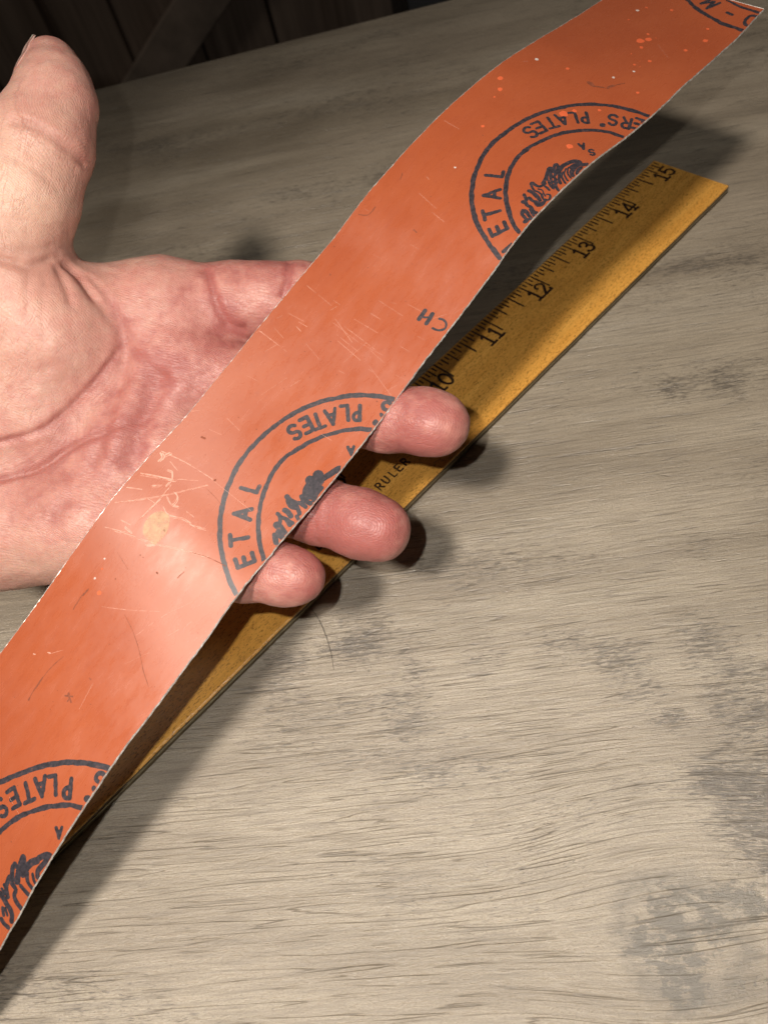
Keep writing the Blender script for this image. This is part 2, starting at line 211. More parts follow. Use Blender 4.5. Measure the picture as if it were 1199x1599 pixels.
CREASES=[[[[-93.48,143.91,89.58],[-91.22,143.85,85.52],[-88.07,140.2,82.01],[-84.96,136.9,77.53],[-83.32,134.62,74.29],[-84.07,128.96,70.1],[-86.23,120.25,67.09],[-88.8,111.07,64.56],[-91.98,102.2,60.83]],0.75,1.3,0.25],[[[-83.51,132.89,72.87],[-87.79,127.05,71.02],[-92.02,122.15,69.56],[-99.3,114.0,68.67],[-105.11,110.69,69.06],[-110.79,109.17,69.59],[-114.74,108.24,70.51]],0.55,0.55,0.8],[[[-115.2,102.08,64.48],[-112.57,102.76,63.83],[-104.09,105.72,62.58],[-96.76,109.99,63.65],[-88.81,112.37,65.08],[-78.42,116.09,64.63]],0.75,0.6,1.0],[[[-74.45,127.44,68.97],[-76.88,122.3,66.56],[-79.62,114.29,64.44],[-81.3,108.38,61.88],[-83.18,103.76,58.38]],1.5,2.5,0.6],[[[-93.71,142.8,89.81],[-92.37,139.36,87.31],[-90.85,134.24,84.41]],0.5,0.8,0.5],[[[-93.23,143.83,88.87],[-91.37,144.52,85.54],[-87.55,138.84,81.18]],0.5,0.7,0.5],[[[-92.38,145.12,86.9],[-89.45,145.16,83.32],[-85.65,141.28,80.22],[-83.46,136.87,76.28]],0.4,0.7,0.4],[[[-102.47,137.0,97.88],[-99.0,137.78,95.25],[-96.74,138.7,93.03],[-93.81,143.94,90.7]],0.8,0.8,1.3],[[[-101.01,138.77,98.6],[-96.27,141.36,95.01],[-93.54,145.67,92.49]],0.3,0.6,0.7],[[[-95.72,159.25,114.48],[-91.36,158.91,113.64],[-88.17,158.65,111.36],[-85.84,158.7,107.51],[-84.72,159.76,103.86],[-84.8,161.34,100.29]],0.55,0.8,0.8],[[[-94.89,153.05,110.1],[-90.9,152.29,106.41],[-88.68,152.27,100.98]],0.25,0.6,0.5],[[[-99.73,143.44,102.77],[-95.52,144.66,100.31]],0.2,0.5,0.4],[[[-65.35,153.21,75.07],[-62.84,148.02,74.71],[-61.81,142.65,71.24],[-59.99,140.73,67.5]],0.5,0.7,0.7],[[[-44.9,156.49,70.81],[-44.53,150.14,71.71],[-46.53,144.51,68.96]],0.45,0.6,0.8],[[[-61.12,140.49,67.92],[-56.59,140.98,64.51]],0.4,0.7,0.8],[[[-38.45,96.16,54.79],[-39.5,93.58,54.2],[-40.02,90.71,52.13],[-40.51,88.72,45.64]],0.55,0.5,1.1],[[[-37.59,95.66,54.62],[-38.64,93.24,54.05],[-38.82,90.53,52.21]],0.2,0.4,0.5],[[[-23.51,111.51,59.85],[-22.56,113.16,61.08],[-20.68,115.15,61.75]],0.25,0.5,0.5],[[[-82.63,132.43,72.12],[-76.6,127.09,69.05],[-72.5,123.97,66.19]],0.2,0.5,0.4],[[[-75.91,138.83,75.17],[-81.87,137.21,75.68],[-85.23,131.78,73.23]],0.12,0.5,0.2],[[[-67.33,147.79,75.68],[-74.58,137.63,74.03],[-77.9,132.06,71.68]],0.15,0.5,0.3],[[[-103.34,89.92,57.31],[-98.23,94.6,60.02],[-93.02,100.67,60.62]],0.3,1.2,0.3],[[[-112.11,99.47,63.03],[-102.83,96.22,61.0],[-97.79,88.76,55.43]],0.25,1.5,0.3],[[[-104.16,129.57,90.63],[-107.86,118.13,78.82],[-109.47,111.95,72.94]],0.15,0.6,0.1],[[[-97.26,137.89,93.09],[-98.39,128.05,87.27],[-101.19,119.0,76.69]],0.15,0.5,0.15],[[[-95.03,136.96,89.86],[-95.87,126.61,84.34],[-98.02,120.73,76.39]],0.12,0.5,0.1]]
PALE=[[[-95.9, 147.3, 105.8], 13, 0.9], [[-102.7, 122.0, 82.1], 14, 0.25], [[-107.2, 88.0, 55.4], 14, 0.2], [[-110.9, 106.6, 65.7], 8, 0.0]]
FLUSH=[[[-97.5, 139.2, 94.7], 7, 0.35], [[-78.3, 125.1, 68.2], 16, 0.22], [[-103.2, 99.3, 61.7], 10, 0.35], [[-65.3, 137.1, 68.8], 14, 0.12], [[-62.5, 126.4, 64.0], 8, 0.25], [[-90.1, 109.1, 63.7], 12, 0.15], [[-84.5, 161.3, 108.4], 8, 0.2], [[-16.0, 110.2, 61.3], 7, 0.2], [[-29.9, 86.0, 51.4], 7, 0.25]]
WHORLS=[[[-15.37, 109.43, 60.99], [4.51, -0.78, -0.26], 11], [[-27.5, 87.74, 52.94], [3.31, -0.88, -1.27], 10], [[-44.65, 77.3, 53.3], [2.55, -0.44, -1.08], 8.5], [[-84.08, 166.28, 111.25], [0.75, 4.85, 2.91], 11]]
NAIL_DIR=[-0.922, -0.094, 0.363]
BLOT=[[55.9, 60.9, 0.0], [50.2, 43.3, 0.0], [55.8, 51.8, 0.0], [46.6, 33.7, 0.0], [42.6, 40.7, 0.0], [30.0, 70.7, 0.0], [33.1, 66.3, 0.0], [25.0, 74.4, 0.0], [36.3, 58.9, 0.0], [14.5, 80.5, 0.0], [-5.8, 76.5, 0.0], [-40.2, 82.6, 0.0], [-26.1, 76.1, 0.0], [48.9, 76.2, 0.0], [-26.4, 64.0, 0.0], [50.9, 29.6, 0.0], [-59.5, 74.7, 0.0], [72.8, 160.7, 0.0], [57.1, 157.9, 0.0], [52.0, 105.9, 0.0]]
BLOT_R=[19, 17, 15, 13, 9, 15, 10, 14, 10, 14, 14, 20, 15, 16, 14, 12, 16, 14, 12, 12]
BLOT_W=[0.9, 1, 0.9, 0.8, 0.55, 0.7, 0.6, 0.6, 0.55, 0.5, 0.45, 0.6, 0.5, 0.6, 0.4, 0.8, 0.6, 0.45, 0.4, 0.4]
KBLOT=[[28.3, 13.8, 0.0], [37.0, 14.9, 0.0], [46.3, 19.0, 0.0], [28.6, 5.7, 0.0], [43.7, 3.4, 0.0], [38.2, 9.0, 0.0]]
KBLOT_R=[17, 13, 10, 11, 14, 12]
KBLOT_W=[1, 0.8, 0.7, 0.8, 0.5, 0.6]
FARB=[[-146.1, 334.7, 0.0], [-153.0, 289.1, 0.0], [-114.7, 336.5, 0.0], [-78.1, 341.7, 0.0], [-45.5, 375.5, 0.0], [-90.9, 384.2, 0.0], [-117.5, 289.7, 0.0], [-163.9, 377.5, 0.0], [-7.5, 398.4, 0.0], [68.8, 309.0, 0.0], [91.6, 321.3, 0.0]]
FARB_R=[60, 40, 60, 60, 70, 60, 45, 60, 60, 40, 40]
FARB_W=[0.9, 1.0, 0.8, 0.85, 0.7, 0.7, 0.5, 0.8, 0.7, 0.8, 0.5]

L_EDGE = np.array(LEFT_EDGE)
R_EDGE = np.array(RIGHT_EDGE)
STEP, WIDE = 13.0, 38.0
NST = len(L_EDGE)

def catmull(P, u):
    t = np.clip(np.asarray(u, float) / STEP, 0, NST - 1.0001)
    i = t.astype(int)
    w = (t - i)[:, None]
    g = lambda k: P[np.clip(k, 0, NST - 1)]
    a, b_, c, d = g(i - 1), g(i), g(i + 1), g(i + 2)
    return .5 * (2 * b_ + (c - a) * w + (2 * a - 5 * b_ + 4 * c - d) * w * w + (3 * b_ - a - 3 * c + d) * w ** 3)

def strip_at(u, v):
    u = np.asarray(u, float); v = np.asarray(v, float)
    f = (v / WIDE)[:, None]
    return catmull(L_EDGE, u) * (1 - f) + catmull(R_EDGE, u) * f

def strip_normal(u, v):
    e = 0.4
    uu = np.clip(u, e, (NST - 1) * STEP - e)
    a = strip_at(uu + e, v) - strip_at(uu - e, v)
    b_ = strip_at(u, np.asarray(v) + e) - strip_at(u, np.asarray(v) - e)
    n = np.cross(a, b_)
    n /= np.linalg.norm(n, axis=1)[:, None]
    n[n[:, 2] < 0] *= -1
    return n

# ------------------------------------------------------------------ materials
def mat_table():
    b = NB('weathered_wood_laminate')
    obj = b.node('ShaderNodeTexCoord').outputs['Object']
    base = b.coords(rot=-math.radians(3.3), src=obj)
    # slow bending of the grain
    warp = b.noise(b.coords((3.5, 9, 1), src=base), 1.0, 2, 0.5, out=1)
    sub = b.node('ShaderNodeVectorMath', operation='SUBTRACT'); b.link(warp, sub.inputs[0]); sub.inputs[1].default_value = (.5, .5, .5)
    sc = b.node('ShaderNodeVectorMath', operation='SCALE'); b.link(sub.outputs[0], sc.inputs[0]); sc.inputs['Scale'].default_value = 0.007
    # grain swerves round the knot
    kd = b.node('ShaderNodeVectorMath', operation='DISTANCE'); b.link(obj, kd.inputs[0]); kd.inputs[1].default_value = (KNOT[0] * S, KNOT[1] * S, 0)
    kf = b.ramp(kd.outputs['Value'], [(0.0, 1.0), (0.045, 0.0)], 'EASE')
    kv = b.node('ShaderNodeVectorMath', operation='SUBTRACT'); b.link(obj, kv.inputs[0]); kv.inputs[1].default_value = (KNOT[0] * S, KNOT[1] * S, 0)
    ks = b.node('ShaderNodeVectorMath', operation='SCALE'); b.link(kv.outputs[0], ks.inputs[0]); b.link(b.math('MULTIPLY', kf, -0.35), ks.inputs['Scale'])
    add = b.node('ShaderNodeVectorMath', operation='ADD'); b.link(base, add.inputs[0]); b.link(sc.outputs[0], add.inputs[1])
    add2 = b.node('ShaderNodeVectorMath', operation='ADD'); b.link(add.outputs[0], add2.inputs[0]); b.link(ks.outputs[0], add2.inputs[1])
    g = add2.outputs[0]
    def near(points, radii, weights):
        out = None
        for (x, y, z), r, w in zip(points, radii, weights):
            dd = b.node('ShaderNodeVectorMath', operation='DISTANCE'); b.link(obj, dd.inputs[0]); dd.inputs[1].default_value = (x * S, y * S, 0)
            f = b.ramp(dd.outputs['Value'], [(0.0, w), (r * S, 0.0)], 'EASE')
            out = f if out is None else b.math('MAXIMUM', out, f)
        return out
    sub05 = lambda s, k: b.math('MULTIPLY', b.math('SUBTRACT', s, 0.5), k)
    broad = b.noise(b.coords((5, 42, 1), src=g), 1.0, 5, 0.6, 0.3)
    col = b.ramp(broad, [(0.28, (0.195, 0.163, 0.122)), (0.42, (0.315, 0.264, 0.196)), (0.55, (0.420, 0.360, 0.273)), (0.72, (0.485, 0.428, 0.340))])
    # warm and grey tints
    tint = b.noise(b.coords((6, 24, 1), src=g), 1.0, 3, 0.5)
    col = b.mix(b.ramp(tint, [(0.38, 0.0), (0.7, 0.5)]), col, (0.455, 0.385, 0.30))
    # brown grain streaks, plus the dimmer light of the far side painted in
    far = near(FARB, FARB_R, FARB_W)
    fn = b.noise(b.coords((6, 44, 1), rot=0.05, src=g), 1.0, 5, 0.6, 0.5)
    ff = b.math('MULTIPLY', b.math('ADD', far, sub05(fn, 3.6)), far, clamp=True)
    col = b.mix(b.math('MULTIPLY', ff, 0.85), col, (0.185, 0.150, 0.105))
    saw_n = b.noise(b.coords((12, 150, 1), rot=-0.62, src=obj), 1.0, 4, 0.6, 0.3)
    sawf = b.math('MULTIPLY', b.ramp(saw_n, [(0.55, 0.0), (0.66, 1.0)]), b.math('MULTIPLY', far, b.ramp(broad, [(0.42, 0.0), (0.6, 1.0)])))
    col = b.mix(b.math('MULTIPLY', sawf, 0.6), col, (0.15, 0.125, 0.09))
    # long fibres
    fib = b.noise(b.coords((55, 1250, 1), src=g), 1.0, 5, 0.72)
    col = b.mix(b.ramp(fib, [(0.36, 0.55), (0.54, 0.0)]), col, (0.190, 0.160, 0.124))
    # patches of small dark worn dashes
    patch = b.noise(b.coords((8, 26, 1), loc=(0.31, 0.13, 0), src=g), 1.0, 4, 0.65)
    edge_n = b.noise(b.coords((70, 160, 1), src=g), 1.0, 5, 0.7)
    blot = b.math('ADD', near(BLOT, BLOT_R, BLOT_W), sub05(edge_n, 0.9))
    mask = b.math('ADD', b.ramp(patch, [(0.43, 0.0), (0.66, 0.19)]), b.ramp(blot, [(0.05, 0.0), (0.6, 0.155)]))
    for (sx, sy, th, gain, amt, cc) in ((95, 620, 0.71, 8.0, 0.35, (0.17, 0.148, 0.122)), (210, 1350, 0.66, 10.0, 0.66, (0.095, 0.082, 0.068)), (420, 2400, 0.665, 12.0, 0.64, (0.090, 0.078, 0.064))):
        st = b.noise(b.coords((sx, sy, 1), rot=0.03, src=g), 1.0, 5, 0.66, 0.5)
        stf = b.math('MULTIPLY', b.math('SUBTRACT', b.math('ADD', st, mask), th), gain, clamp=True)
        col = b.mix(b.math('MULTIPLY', stf, amt), col, cc)
    # the knot with grey worn clouds round it
    kmap = b.noise(b.coords((55, 75, 1), src=obj), 1.0, 8, 0.72, 0.4)
    kfine = b.noise(b.coords((260, 420, 1), src=obj), 1.0, 7, 0.8)
    karea = near(KBLOT, KBLOT_R, KBLOT_W)
    ksum = b.math('ADD', b.math('MULTIPLY', karea, 0.42), b.math('ADD', sub05(kmap, 1.5), sub05(kfine, 1.1)))
    kc = b.math('MULTIPLY', b.math('MULTIPLY', b.math('SUBTRACT', ksum, 0.17), 8.0, clamp=True), b.ramp(karea, [(0.03, 0.0), (0.35, 1.0)]))
    kd2 = b.node('ShaderNodeVectorMath', operation='DISTANCE'); b.link(obj, kd2.inputs[0]); kd2.inputs[1].default_value = ((KNOT[0] + 1) * S, (KNOT[1] - 1.5) * S, 0)
    kr = b.math('ADD', kd2.outputs['Value'], sub05(kmap, 0.016))
    ringm = b.ramp(b.math('ABSOLUTE', b.math('SUBTRACT', kr, 0.0115)), [(0.0, 1.0), (0.0022, 0.0)])
    ringm = b.math('MULTIPLY', ringm, b.ramp(kfine, [(0.35, 0.2), (0.6, 1.0)]))
    col = b.mix(b.math('MULTIPLY', b.math('MAXIMUM', kc, b.math('MULTIPLY', ringm, 0.85)), 0.74), col, (0.105, 0.099, 0.084))
    # thin wavering grain lines: contours of a stretched noise
    ln = b.noise(b.coords((9, 260, 1), src=g), 1.0, 2.5, 0.55, 0.12)
    saw = b.math('ABSOLUTE', b.math('SUBTRACT', b.math('FRACT', b.math('MULTIPLY', ln, 9.0)), 0.5))
    brk = b.noise(b.coords((40, 300, 1), src=g), 1.0, 3, 0.6)
    line = b.math('MULTIPLY', b.ramp(saw, [(0.0, 1.0), (0.085, 0.0)]), b.ramp(brk, [(0.42, 0.0), (0.58, 1.0)]))
    col = b.mix(b.math('MULTIPLY', line, 0.75), col, (0.125, 0.103, 0.078))
    grit = b.noise(b.coords((1500, 2600, 1), src=obj), 1.0, 4, 0.75)
    col = b.mix(b.ramp(grit, [(0.38, 0.40), (0.56, 0.0)]), col, (0.19, 0.165, 0.132))
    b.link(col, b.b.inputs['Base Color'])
    h2 = b.noise(b.coords((70, 900, 1), src=g), 1.0, 5, 0.72)
    h = b.math('SUBTRACT', b.math('ADD', h2, b.math('MULTIPLY', grit, 0.75)), b.math('MULTIPLY', line, 0.55))
    b.link(b.bump(h, 0.65, 0.00042), b.b.inputs['Normal'])
    b.link(b.ramp(fib, [(0.3, 0.38), (0.7, 0.23)]), b.b.inputs['Roughness'])
    b.b.inputs['Specular IOR Level'].default_value = 1.0
    return b.m

def mat_paint():
    b = NB('orange_paint')
    uv = b.node('ShaderNodeAttribute', attribute_name='flat').outputs['Vector']
    n1 = b.noise(b.coords((0.05, 0.05, 1), src=uv), 1.0, 5, 0.6)
    n2 = b.noise(b.coords((0.35, 0.9, 1), src=uv), 1.0, 5, 0.7)
    n3 = b.noise(b.coords((5, 5, 1), src=uv), 1.0, 3, 0.6)
    col = b.ramp(n1, [(0.3, (0.42, 0.092, 0.033)), (0.7, (0.47, 0.113, 0.042))])
    col = b.mix(b.ramp(n2, [(0.52, 0.0), (0.72, 0.40)]), col, (0.36, 0.075, 0.03))
    col = b.mix(b.ramp(n3, [(0.28, 0.35), (0.36, 0.0)]), col, (0.40, 0.08, 0.03))
    b.link(col, b.b.inputs['Base Color'])
    rn = b.noise(b.coords((0.12, 0.3, 1), src=uv), 1.0, 5, 0.65)
    b.link(b.ramp(rn, [(0.3, 0.24), (0.7, 0.34)]), b.b.inputs['Roughness'])
    b.b.inputs['Specular IOR Level'].default_value = 1.0
    b.b.inputs['Coat Weight'].default_value = 1.0
    b.b.inputs['Coat IOR'].default_value = 2.0
    b.link(b.ramp(rn, [(0.3, 0.18), (0.7, 0.30)]), b.b.inputs['Coat Roughness'])
    h = b.math('ADD', b.math('MULTIPLY', n3, 0.4), b.noise(b.coords((1.2, 1.6, 1), src=uv), 1.0, 4, 0.6))
    b.link(b.bump(h, 0.25, 0.00010), b.b.inputs['Normal'])
    return b.m

def mat_wood_ruler():
    b = NB('varnished_ruler_wood')
    v = b.node('ShaderNodeAttribute', attribute_name='flat').outputs['Vector']
    n1 = b.noise(b.coords((0.02, 0.22, 1), src=v), 1.0, 4, 0.6)
    col = b.ramp(n1, [(0.3, (0.66, 0.315, 0.058)), (0.7, (0.82, 0.43, 0.092))])
    n2 = b.noise(b.coords((0.12, 3.0, 1), src=v), 1.0, 4, 0.65)
    col = b.mix(b.ramp(n2, [(0.35, 0.30), (0.55, 0.0)]), col, (0.34, 0.15, 0.022))
    fl = b.noise(b.coords((1.15, 3.6, 1), src=v), 1.0, 1.5, 0.5, 0.15)
    ff = b.ramp(fl, [(0.565, 0.0), (0.66, 0.66)])
    col = b.mix(ff, col, (0.17, 0.066, 0.012))
    n4 = b.noise(b.coords((0.06, 0.06, 1), src=v), 1.0, 5, 0.7)
    col = b.mix(b.ramp(n4, [(0.5, 0.0), (0.75, 0.28)]), col, (0.24, 0.105, 0.02))
    b.link(col, b.b.inputs['Base Color'])
    b.b.inputs['Roughness'].default_value = 0.27
    b.b.inputs['Specular IOR Level'].default_value = 0.65
    hh = b.math('SUBTRACT', b.noise(b.coords((0.8, 1.6, 1), src=v), 1.0, 4, 0.6), b.math('MULTIPLY', ff, 0.8))
    b.link(b.bump(hh, 0.35, 0.00016), b.b.inputs['Normal'])
    return b.m

def mat_skin():
    b = NB('skin')
    obj = b.node('ShaderNodeTexCoord').outputs['Object']
    tone = b.node('ShaderNodeAttribute', attribute_name='tone').outputs['Fac']
    pale = b.node('ShaderNodeAttribute', attribute_name='pale').outputs['Fac']
    ridge = b.node('ShaderNodeAttribute', attribute_name='ridge').outputs['Fac']
    m1 = b.noise(obj, 95.0, 5, 0.65)
    m2 = b.noise(obj, 420.0, 4, 0.6)
    m3 = b.noise(obj, 210.0, 4, 0.6)
    t = b.math('ADD', tone, b.math('MULTIPLY', b.math('SUBTRACT', m1, 0.5), 0.5))
    t = b.math('ADD', t, b.math('MULTIPLY', b.math('SUBTRACT', m3, 0.5), 0.5))
    t = b.math('ADD', t, b.math('MULTIPLY', b.math('SUBTRACT', m2, 0.5), 0.4), clamp=True)
    col = b.ramp(t, [(0.0, (0.60, 0.395, 0.305)), (0.35, (0.56, 0.312, 0.252)), (0.7, (0.49, 0.215, 0.180)), (1.0, (0.36, 0.115, 0.102))])
    col = b.mix(b.math('MULTIPLY', pale, 0.8), col, (0.70, 0.48, 0.36))
    fine = b.noise(b.coords((1400, 1400, 1400), src=obj), 1.0, 3, 0.6)
    col = b.mix(b.ramp(fine, [(0.3, 0.18), (0.6, 0.0)]), col, (0.42, 0.17, 0.13))
    b.link(col, b.b.inputs['Base Color'])
    b.b.inputs['Subsurface Weight'].default_value = 0.35
    b.b.inputs['Subsurface Radius'].default_value = (1.0, 0.35, 0.2)
    b.b.inputs['Subsurface Scale'].default_value = 0.0016
    b.b.inputs['Specular IOR Level'].default_value = 0.42
    wob = b.math('ADD', ridge, b.math('MULTIPLY', b.noise(obj, 350.0, 2, 0.5), 1.3))
    rs = b.math('SINE', b.math('MULTIPLY', wob, 2 * math.pi / 0.52))
    cells = b.node('ShaderNodeTexVoronoi', feature='DISTANCE_TO_EDGE')
    b.link(b.coords((1, 1, 1), src=obj), cells.inputs['Vector']); cells.inputs['Scale'].default_value = 900.0
    lines = b.noise(b.coords((260, 1500, 600), rot=0.9, src=obj), 1.0, 3, 0.6)
    flow = b.node('ShaderNodeAttribute', attribute_name='flow').outputs['Vector']
    fw = b.noise(b.coords((0.035, 0.42, 0.3), src=flow), 1.0, 3, 0.6, 0.25)
    fs = b.math('ABSOLUTE', b.math('SUBTRACT', b.math('FRACT', b.math('MULTIPLY', fw, 11.0)), 0.5))
    fb = b.noise(b.coords((0.10, 0.25, 0.2), src=flow), 1.0, 3, 0.6)
    wr = b.math('MULTIPLY', b.ramp(fs, [(0.0, 1.0), (0.16, 0.0)]), b.ramp(fb, [(0.40, 0.0), (0.62, 1.0)]))
    cr2 = b.node('ShaderNodeTexVoronoi', feature='DISTANCE_TO_EDGE')
    b.link(b.coords((0.16, 0.42, 0.3), src=flow), cr2.inputs['Vector']); cr2.inputs['Scale'].default_value = 1.0
    wr2 = b.math('MULTIPLY', b.ramp(cr2.outputs['Distance'], [(0.0, 1.0), (0.045, 0.0)]), b.ramp(m1, [(0.45, 0.0), (0.65, 0.3)]))
    wrk = b.math('MAXIMUM', wr, wr2)
    col = b.mix(b.math('MULTIPLY', wrk, 0.34), col, (0.40, 0.135, 0.11))
    b.link(col, b.b.inputs['Base Color'])
    h = b.math('ADD', b.math('MULTIPLY', rs, 0.14), b.math('MULTIPLY', lines, 0.3))
    h = b.math('SUBTRACT', h, b.math('MULTIPLY', wrk, 0.9))
    h = b.math('ADD', h, b.ramp(cells.outputs['Distance'], [(0.0, 0.0), (0.12, 0.35)]))
    h = b.math('ADD', h, b.math('MULTIPLY', m2, 0.7))
    b.link(b.bump(h, 0.5, 0.00016), b.b.inputs['Normal'])
    b.link(b.ramp(m2, [(0.3, 0.40), (0.7, 0.54)]), b.b.inputs['Roughness'])
    return b.m

def mat_darkwood():
    b = NB('dark_stained_wood')
    v = b.coords()
    g = b.noise(b.coords((14, 14, 1.6)), 1.0, 5, 0.6, 0.4)
    f = b.noise(b.coords((90, 90, 5)), 1.0, 4, 0.6)
    col = b.ramp(g, [(0.3, (0.22, 0.155, 0.115)), (0.7, (0.46, 0.345, 0.27))])
    col = b.mix(b.ramp(f, [(0.35, 0.5), (0.6, 0.0)]), col, (0.10, 0.068, 0.05))
    b.link(col, b.b.inputs['Base Color'])
    b.b.inputs['Roughness'].default_value = 0.55
    b.link(b.bump(f, 0.3, 0.001), b.b.inputs['Normal'])
    return b.m

def mat_ink(name, col, worn=0.0, gloss=0.45, spec=0.5):
    b = NB(name)
    n = b.noise(b.coords(), 1400.0, 4, 0.7)
    stops = [(0.3, tuple(c * 0.75 for c in col)), (0.60, tuple(c * (1.5 + worn) for c in col))]
    if worn:
        stops.append((0.74, (0.20, 0.075, 0.045)))
    b.link(b.ramp(n, stops), b.b.inputs['Base Color'])
    b.b.inputs['Roughness'].default_value = gloss
    b.b.inputs['Specular IOR Level'].default_value = spec
    if worn:
        b.b.inputs['Coat Weight'].default_value = 1.0
        b.b.inputs['Coat IOR'].default_value = 1.9
        b.b.inputs['Coat Roughness'].default_value = 0.25
    return b.m

M_TABLE = mat_table()
M_PAINT = mat_paint()
M_RULER = mat_wood_ruler()
M_SKIN = mat_skin()
M_DARK = mat_darkwood()
M_BRACE = simple('worn_brown_wood', (0.37, 0.285, 0.225), 0.6, 0.0, 0.3, 25)
M_INK = mat_ink('navy_ink', (0.024, 0.021, 0.026), 0.8, 0.30, 1.0)
M_RINK = mat_ink('ruler_ink', (0.022, 0.010, 0.005))
M_METAL = simple('bare_cut_metal', (0.66, 0.64, 0.60), 0.45, 0.6, 0.45, 900)
M_BACK = simple('dull_metal_back', (0.33, 0.31, 0.27), 0.5, 0.7, 0.2, 120)
M_SCR = simple('scratched_paint', (0.68, 0.38, 0.29), 0.5, 0.0, 0.15, 2500)
M_GRIME = simple('dark_grime', (0.22, 0.058, 0.026), 0.7, 0.0, 0.4, 2500)
M_GLARE = simple('yellowish_glare', (0.72, 0.50, 0.30), 0.30, 0.0, 0.15, 1200)  # lamp glare on the strip, painted as a pale colour
_nb = M_GLARE.node_tree
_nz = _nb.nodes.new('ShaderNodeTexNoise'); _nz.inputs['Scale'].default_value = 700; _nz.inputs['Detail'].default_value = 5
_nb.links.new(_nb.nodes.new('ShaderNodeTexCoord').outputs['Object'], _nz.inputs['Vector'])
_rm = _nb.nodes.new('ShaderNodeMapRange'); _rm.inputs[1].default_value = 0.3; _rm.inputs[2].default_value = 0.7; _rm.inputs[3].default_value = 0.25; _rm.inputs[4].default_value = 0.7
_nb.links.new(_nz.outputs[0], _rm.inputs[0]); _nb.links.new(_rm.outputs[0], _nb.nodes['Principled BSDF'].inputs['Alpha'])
M_DROP = simple('bright_orange_drop', (0.70, 0.135, 0.052), 0.35, 0.0, 0.08, 900)
M_SPECK = simple('pale_grey_speck', (0.60, 0.52, 0.48), 0.45, 0.0, 0.2, 2500)
M_NAIL = simple('nail_plate', (0.66, 0.44, 0.38), 0.28, 0.0, 0.08, 500)
M_NAILTIP = simple('nail_free_edge', (0.80, 0.74, 0.62), 0.35, 0.0, 0.05, 500)
M_HAIR = simple('dark_hair', (0.06, 0.045, 0.035), 0.5, 0.0, 0.2, 500)
M_WALL = simple('pale_wall_paint', (0.72, 0.74, 0.76), 0.7, 0.0, 0.04, 30)
M_FLOOR = simple('dark_floor', (0.07, 0.055, 0.045), 0.5, 0.0, 0.35, 12)
M_RSIDE = simple('ruler_edge_dark', (0.11, 0.075, 0.035), 0.5, 0.0, 0.3, 300)
M_BRASS = simple('ruler_metal_edge', (0.42, 0.36, 0.24), 0.42, 0.9, 0.2, 500)

# ------------------------------------------------------------------ setting: table top, floor, wall, dark cabinet
def box(x0, x1, y0, y1, z0, z1, bev=0.0):
    bm = bmesh.new()
    bmesh.ops.create_cube(bm, size=1.0)
    for v in bm.verts:
        v.co = Vector(((x0 + x1) / 2 + v.co.x * (x1 - x0), (y0 + y1) / 2 + v.co.y * (y1 - y0), (z0 + z1) / 2 + v.co.z * (z1 - z0)))
    if bev:
        bmesh.ops.bevel(bm, geom=bm.edges[:], offset=bev, segments=2, affect='EDGES', profile=0.6)
    return bm

def bm_obj(name, bm, mat, parent=None, smooth=False):
    me = bpy.data.meshes.new(name)
    for v in bm.verts:
        v.co *= S
    bm.to_mesh(me)
    bm.free()
    me.materials.append(mat)
    if smooth:
        for p in me.polygons:
            p.use_smooth = True
    o = bpy.data.objects.new(name, me)
    C.objects.link(o)
    if parent is not None:
        o.parent = parent
    return o

tb = empty('table', 'grey brown weathered wood grain table under the hand and ruler', 'table')
bm = box(-560, 620, -380, 0, -30, 0, 1.6)
ang = math.atan2(EDGE[1][1] - EDGE[0][1], EDGE[1][0] - EDGE[0][0])
ang = math.radians(7.6)
bmesh.ops.rotate(bm, verts=bm.verts, cent=(0, 0, 0), matrix=Matrix.Rotation(ang, 3, 'Z'))
bmesh.ops.translate(bm, verts=bm.verts, vec=(EDGE[1][0], EDGE[1][1], 0))
# widen towards the viewer
for v in bm.verts:
    if v.co.y < 220:
        v.co.y -= 380
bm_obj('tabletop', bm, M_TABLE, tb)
for lx, ly in ((-560, -360), (480, -240), (-520, 300), (420, 420)):
    bm_obj('leg', box(lx, lx + 60, ly, ly + 60, -738, -30.5, 3), M_DARK, tb)

fl = mesh_obj('floor', [(-4000, -2500, -740), (4000, -2500, -740), (4000, 4000, -740), (-4000, 4000, -740)], [(0, 1, 2, 3)], M_FLOOR)
tag(fl, kind='structure')

cab = empty('cabinet', 'dark stained wooden cabinet with a paler diagonal brace in the dim background', 'cabinet')
CY = 1000.0
x = -1500.0
while x < -70:
    w = min(92.0, -66 - x)
    bm_obj('plank', box(x + 2, x + w - 2, CY, CY + 22, -720, 240, 2.5), M_DARK, cab)
    x += 92.0
bm_obj('carcass', box(-1500, -68, CY + 24, CY + 420, -738, 250, 3), M_DARK, cab)
for (x0, x1) in ((-535, -470), (-130, -64)):
    bm_obj('stile', box(x0, x1, CY - 26, CY - 1, -735, 245, 3), M_DARK, cab)
bm_obj('rail', box(-468, -132, CY - 24, CY - 1, 150, 230, 3), M_DARK, cab)
bm_obj('rail', box(-468, -132, CY - 24, CY - 1, -730, -650, 3), M_DARK, cab)
def brace(xa, za, xb, zb, wid, yy):
    L_ = math.hypot(xb - xa, zb - za)
    b_ = box(-L_ / 2, L_ / 2, yy, yy + 20, -wid / 2, wid / 2, 2.5)
    bmesh.ops.rotate(b_, verts=b_.verts, cent=(0, 0, 0), matrix=Matrix.Rotation(-math.atan2(zb - za, xb - xa), 3, 'Y'))
    bmesh.ops.translate(b_, verts=b_.verts, vec=((xa + xb) / 2, 0, (za + zb) / 2))
    return bm_obj('brace', b_, M_BRACE, cab)
brace(-468, -341, -134, -80, 50, CY - 23)

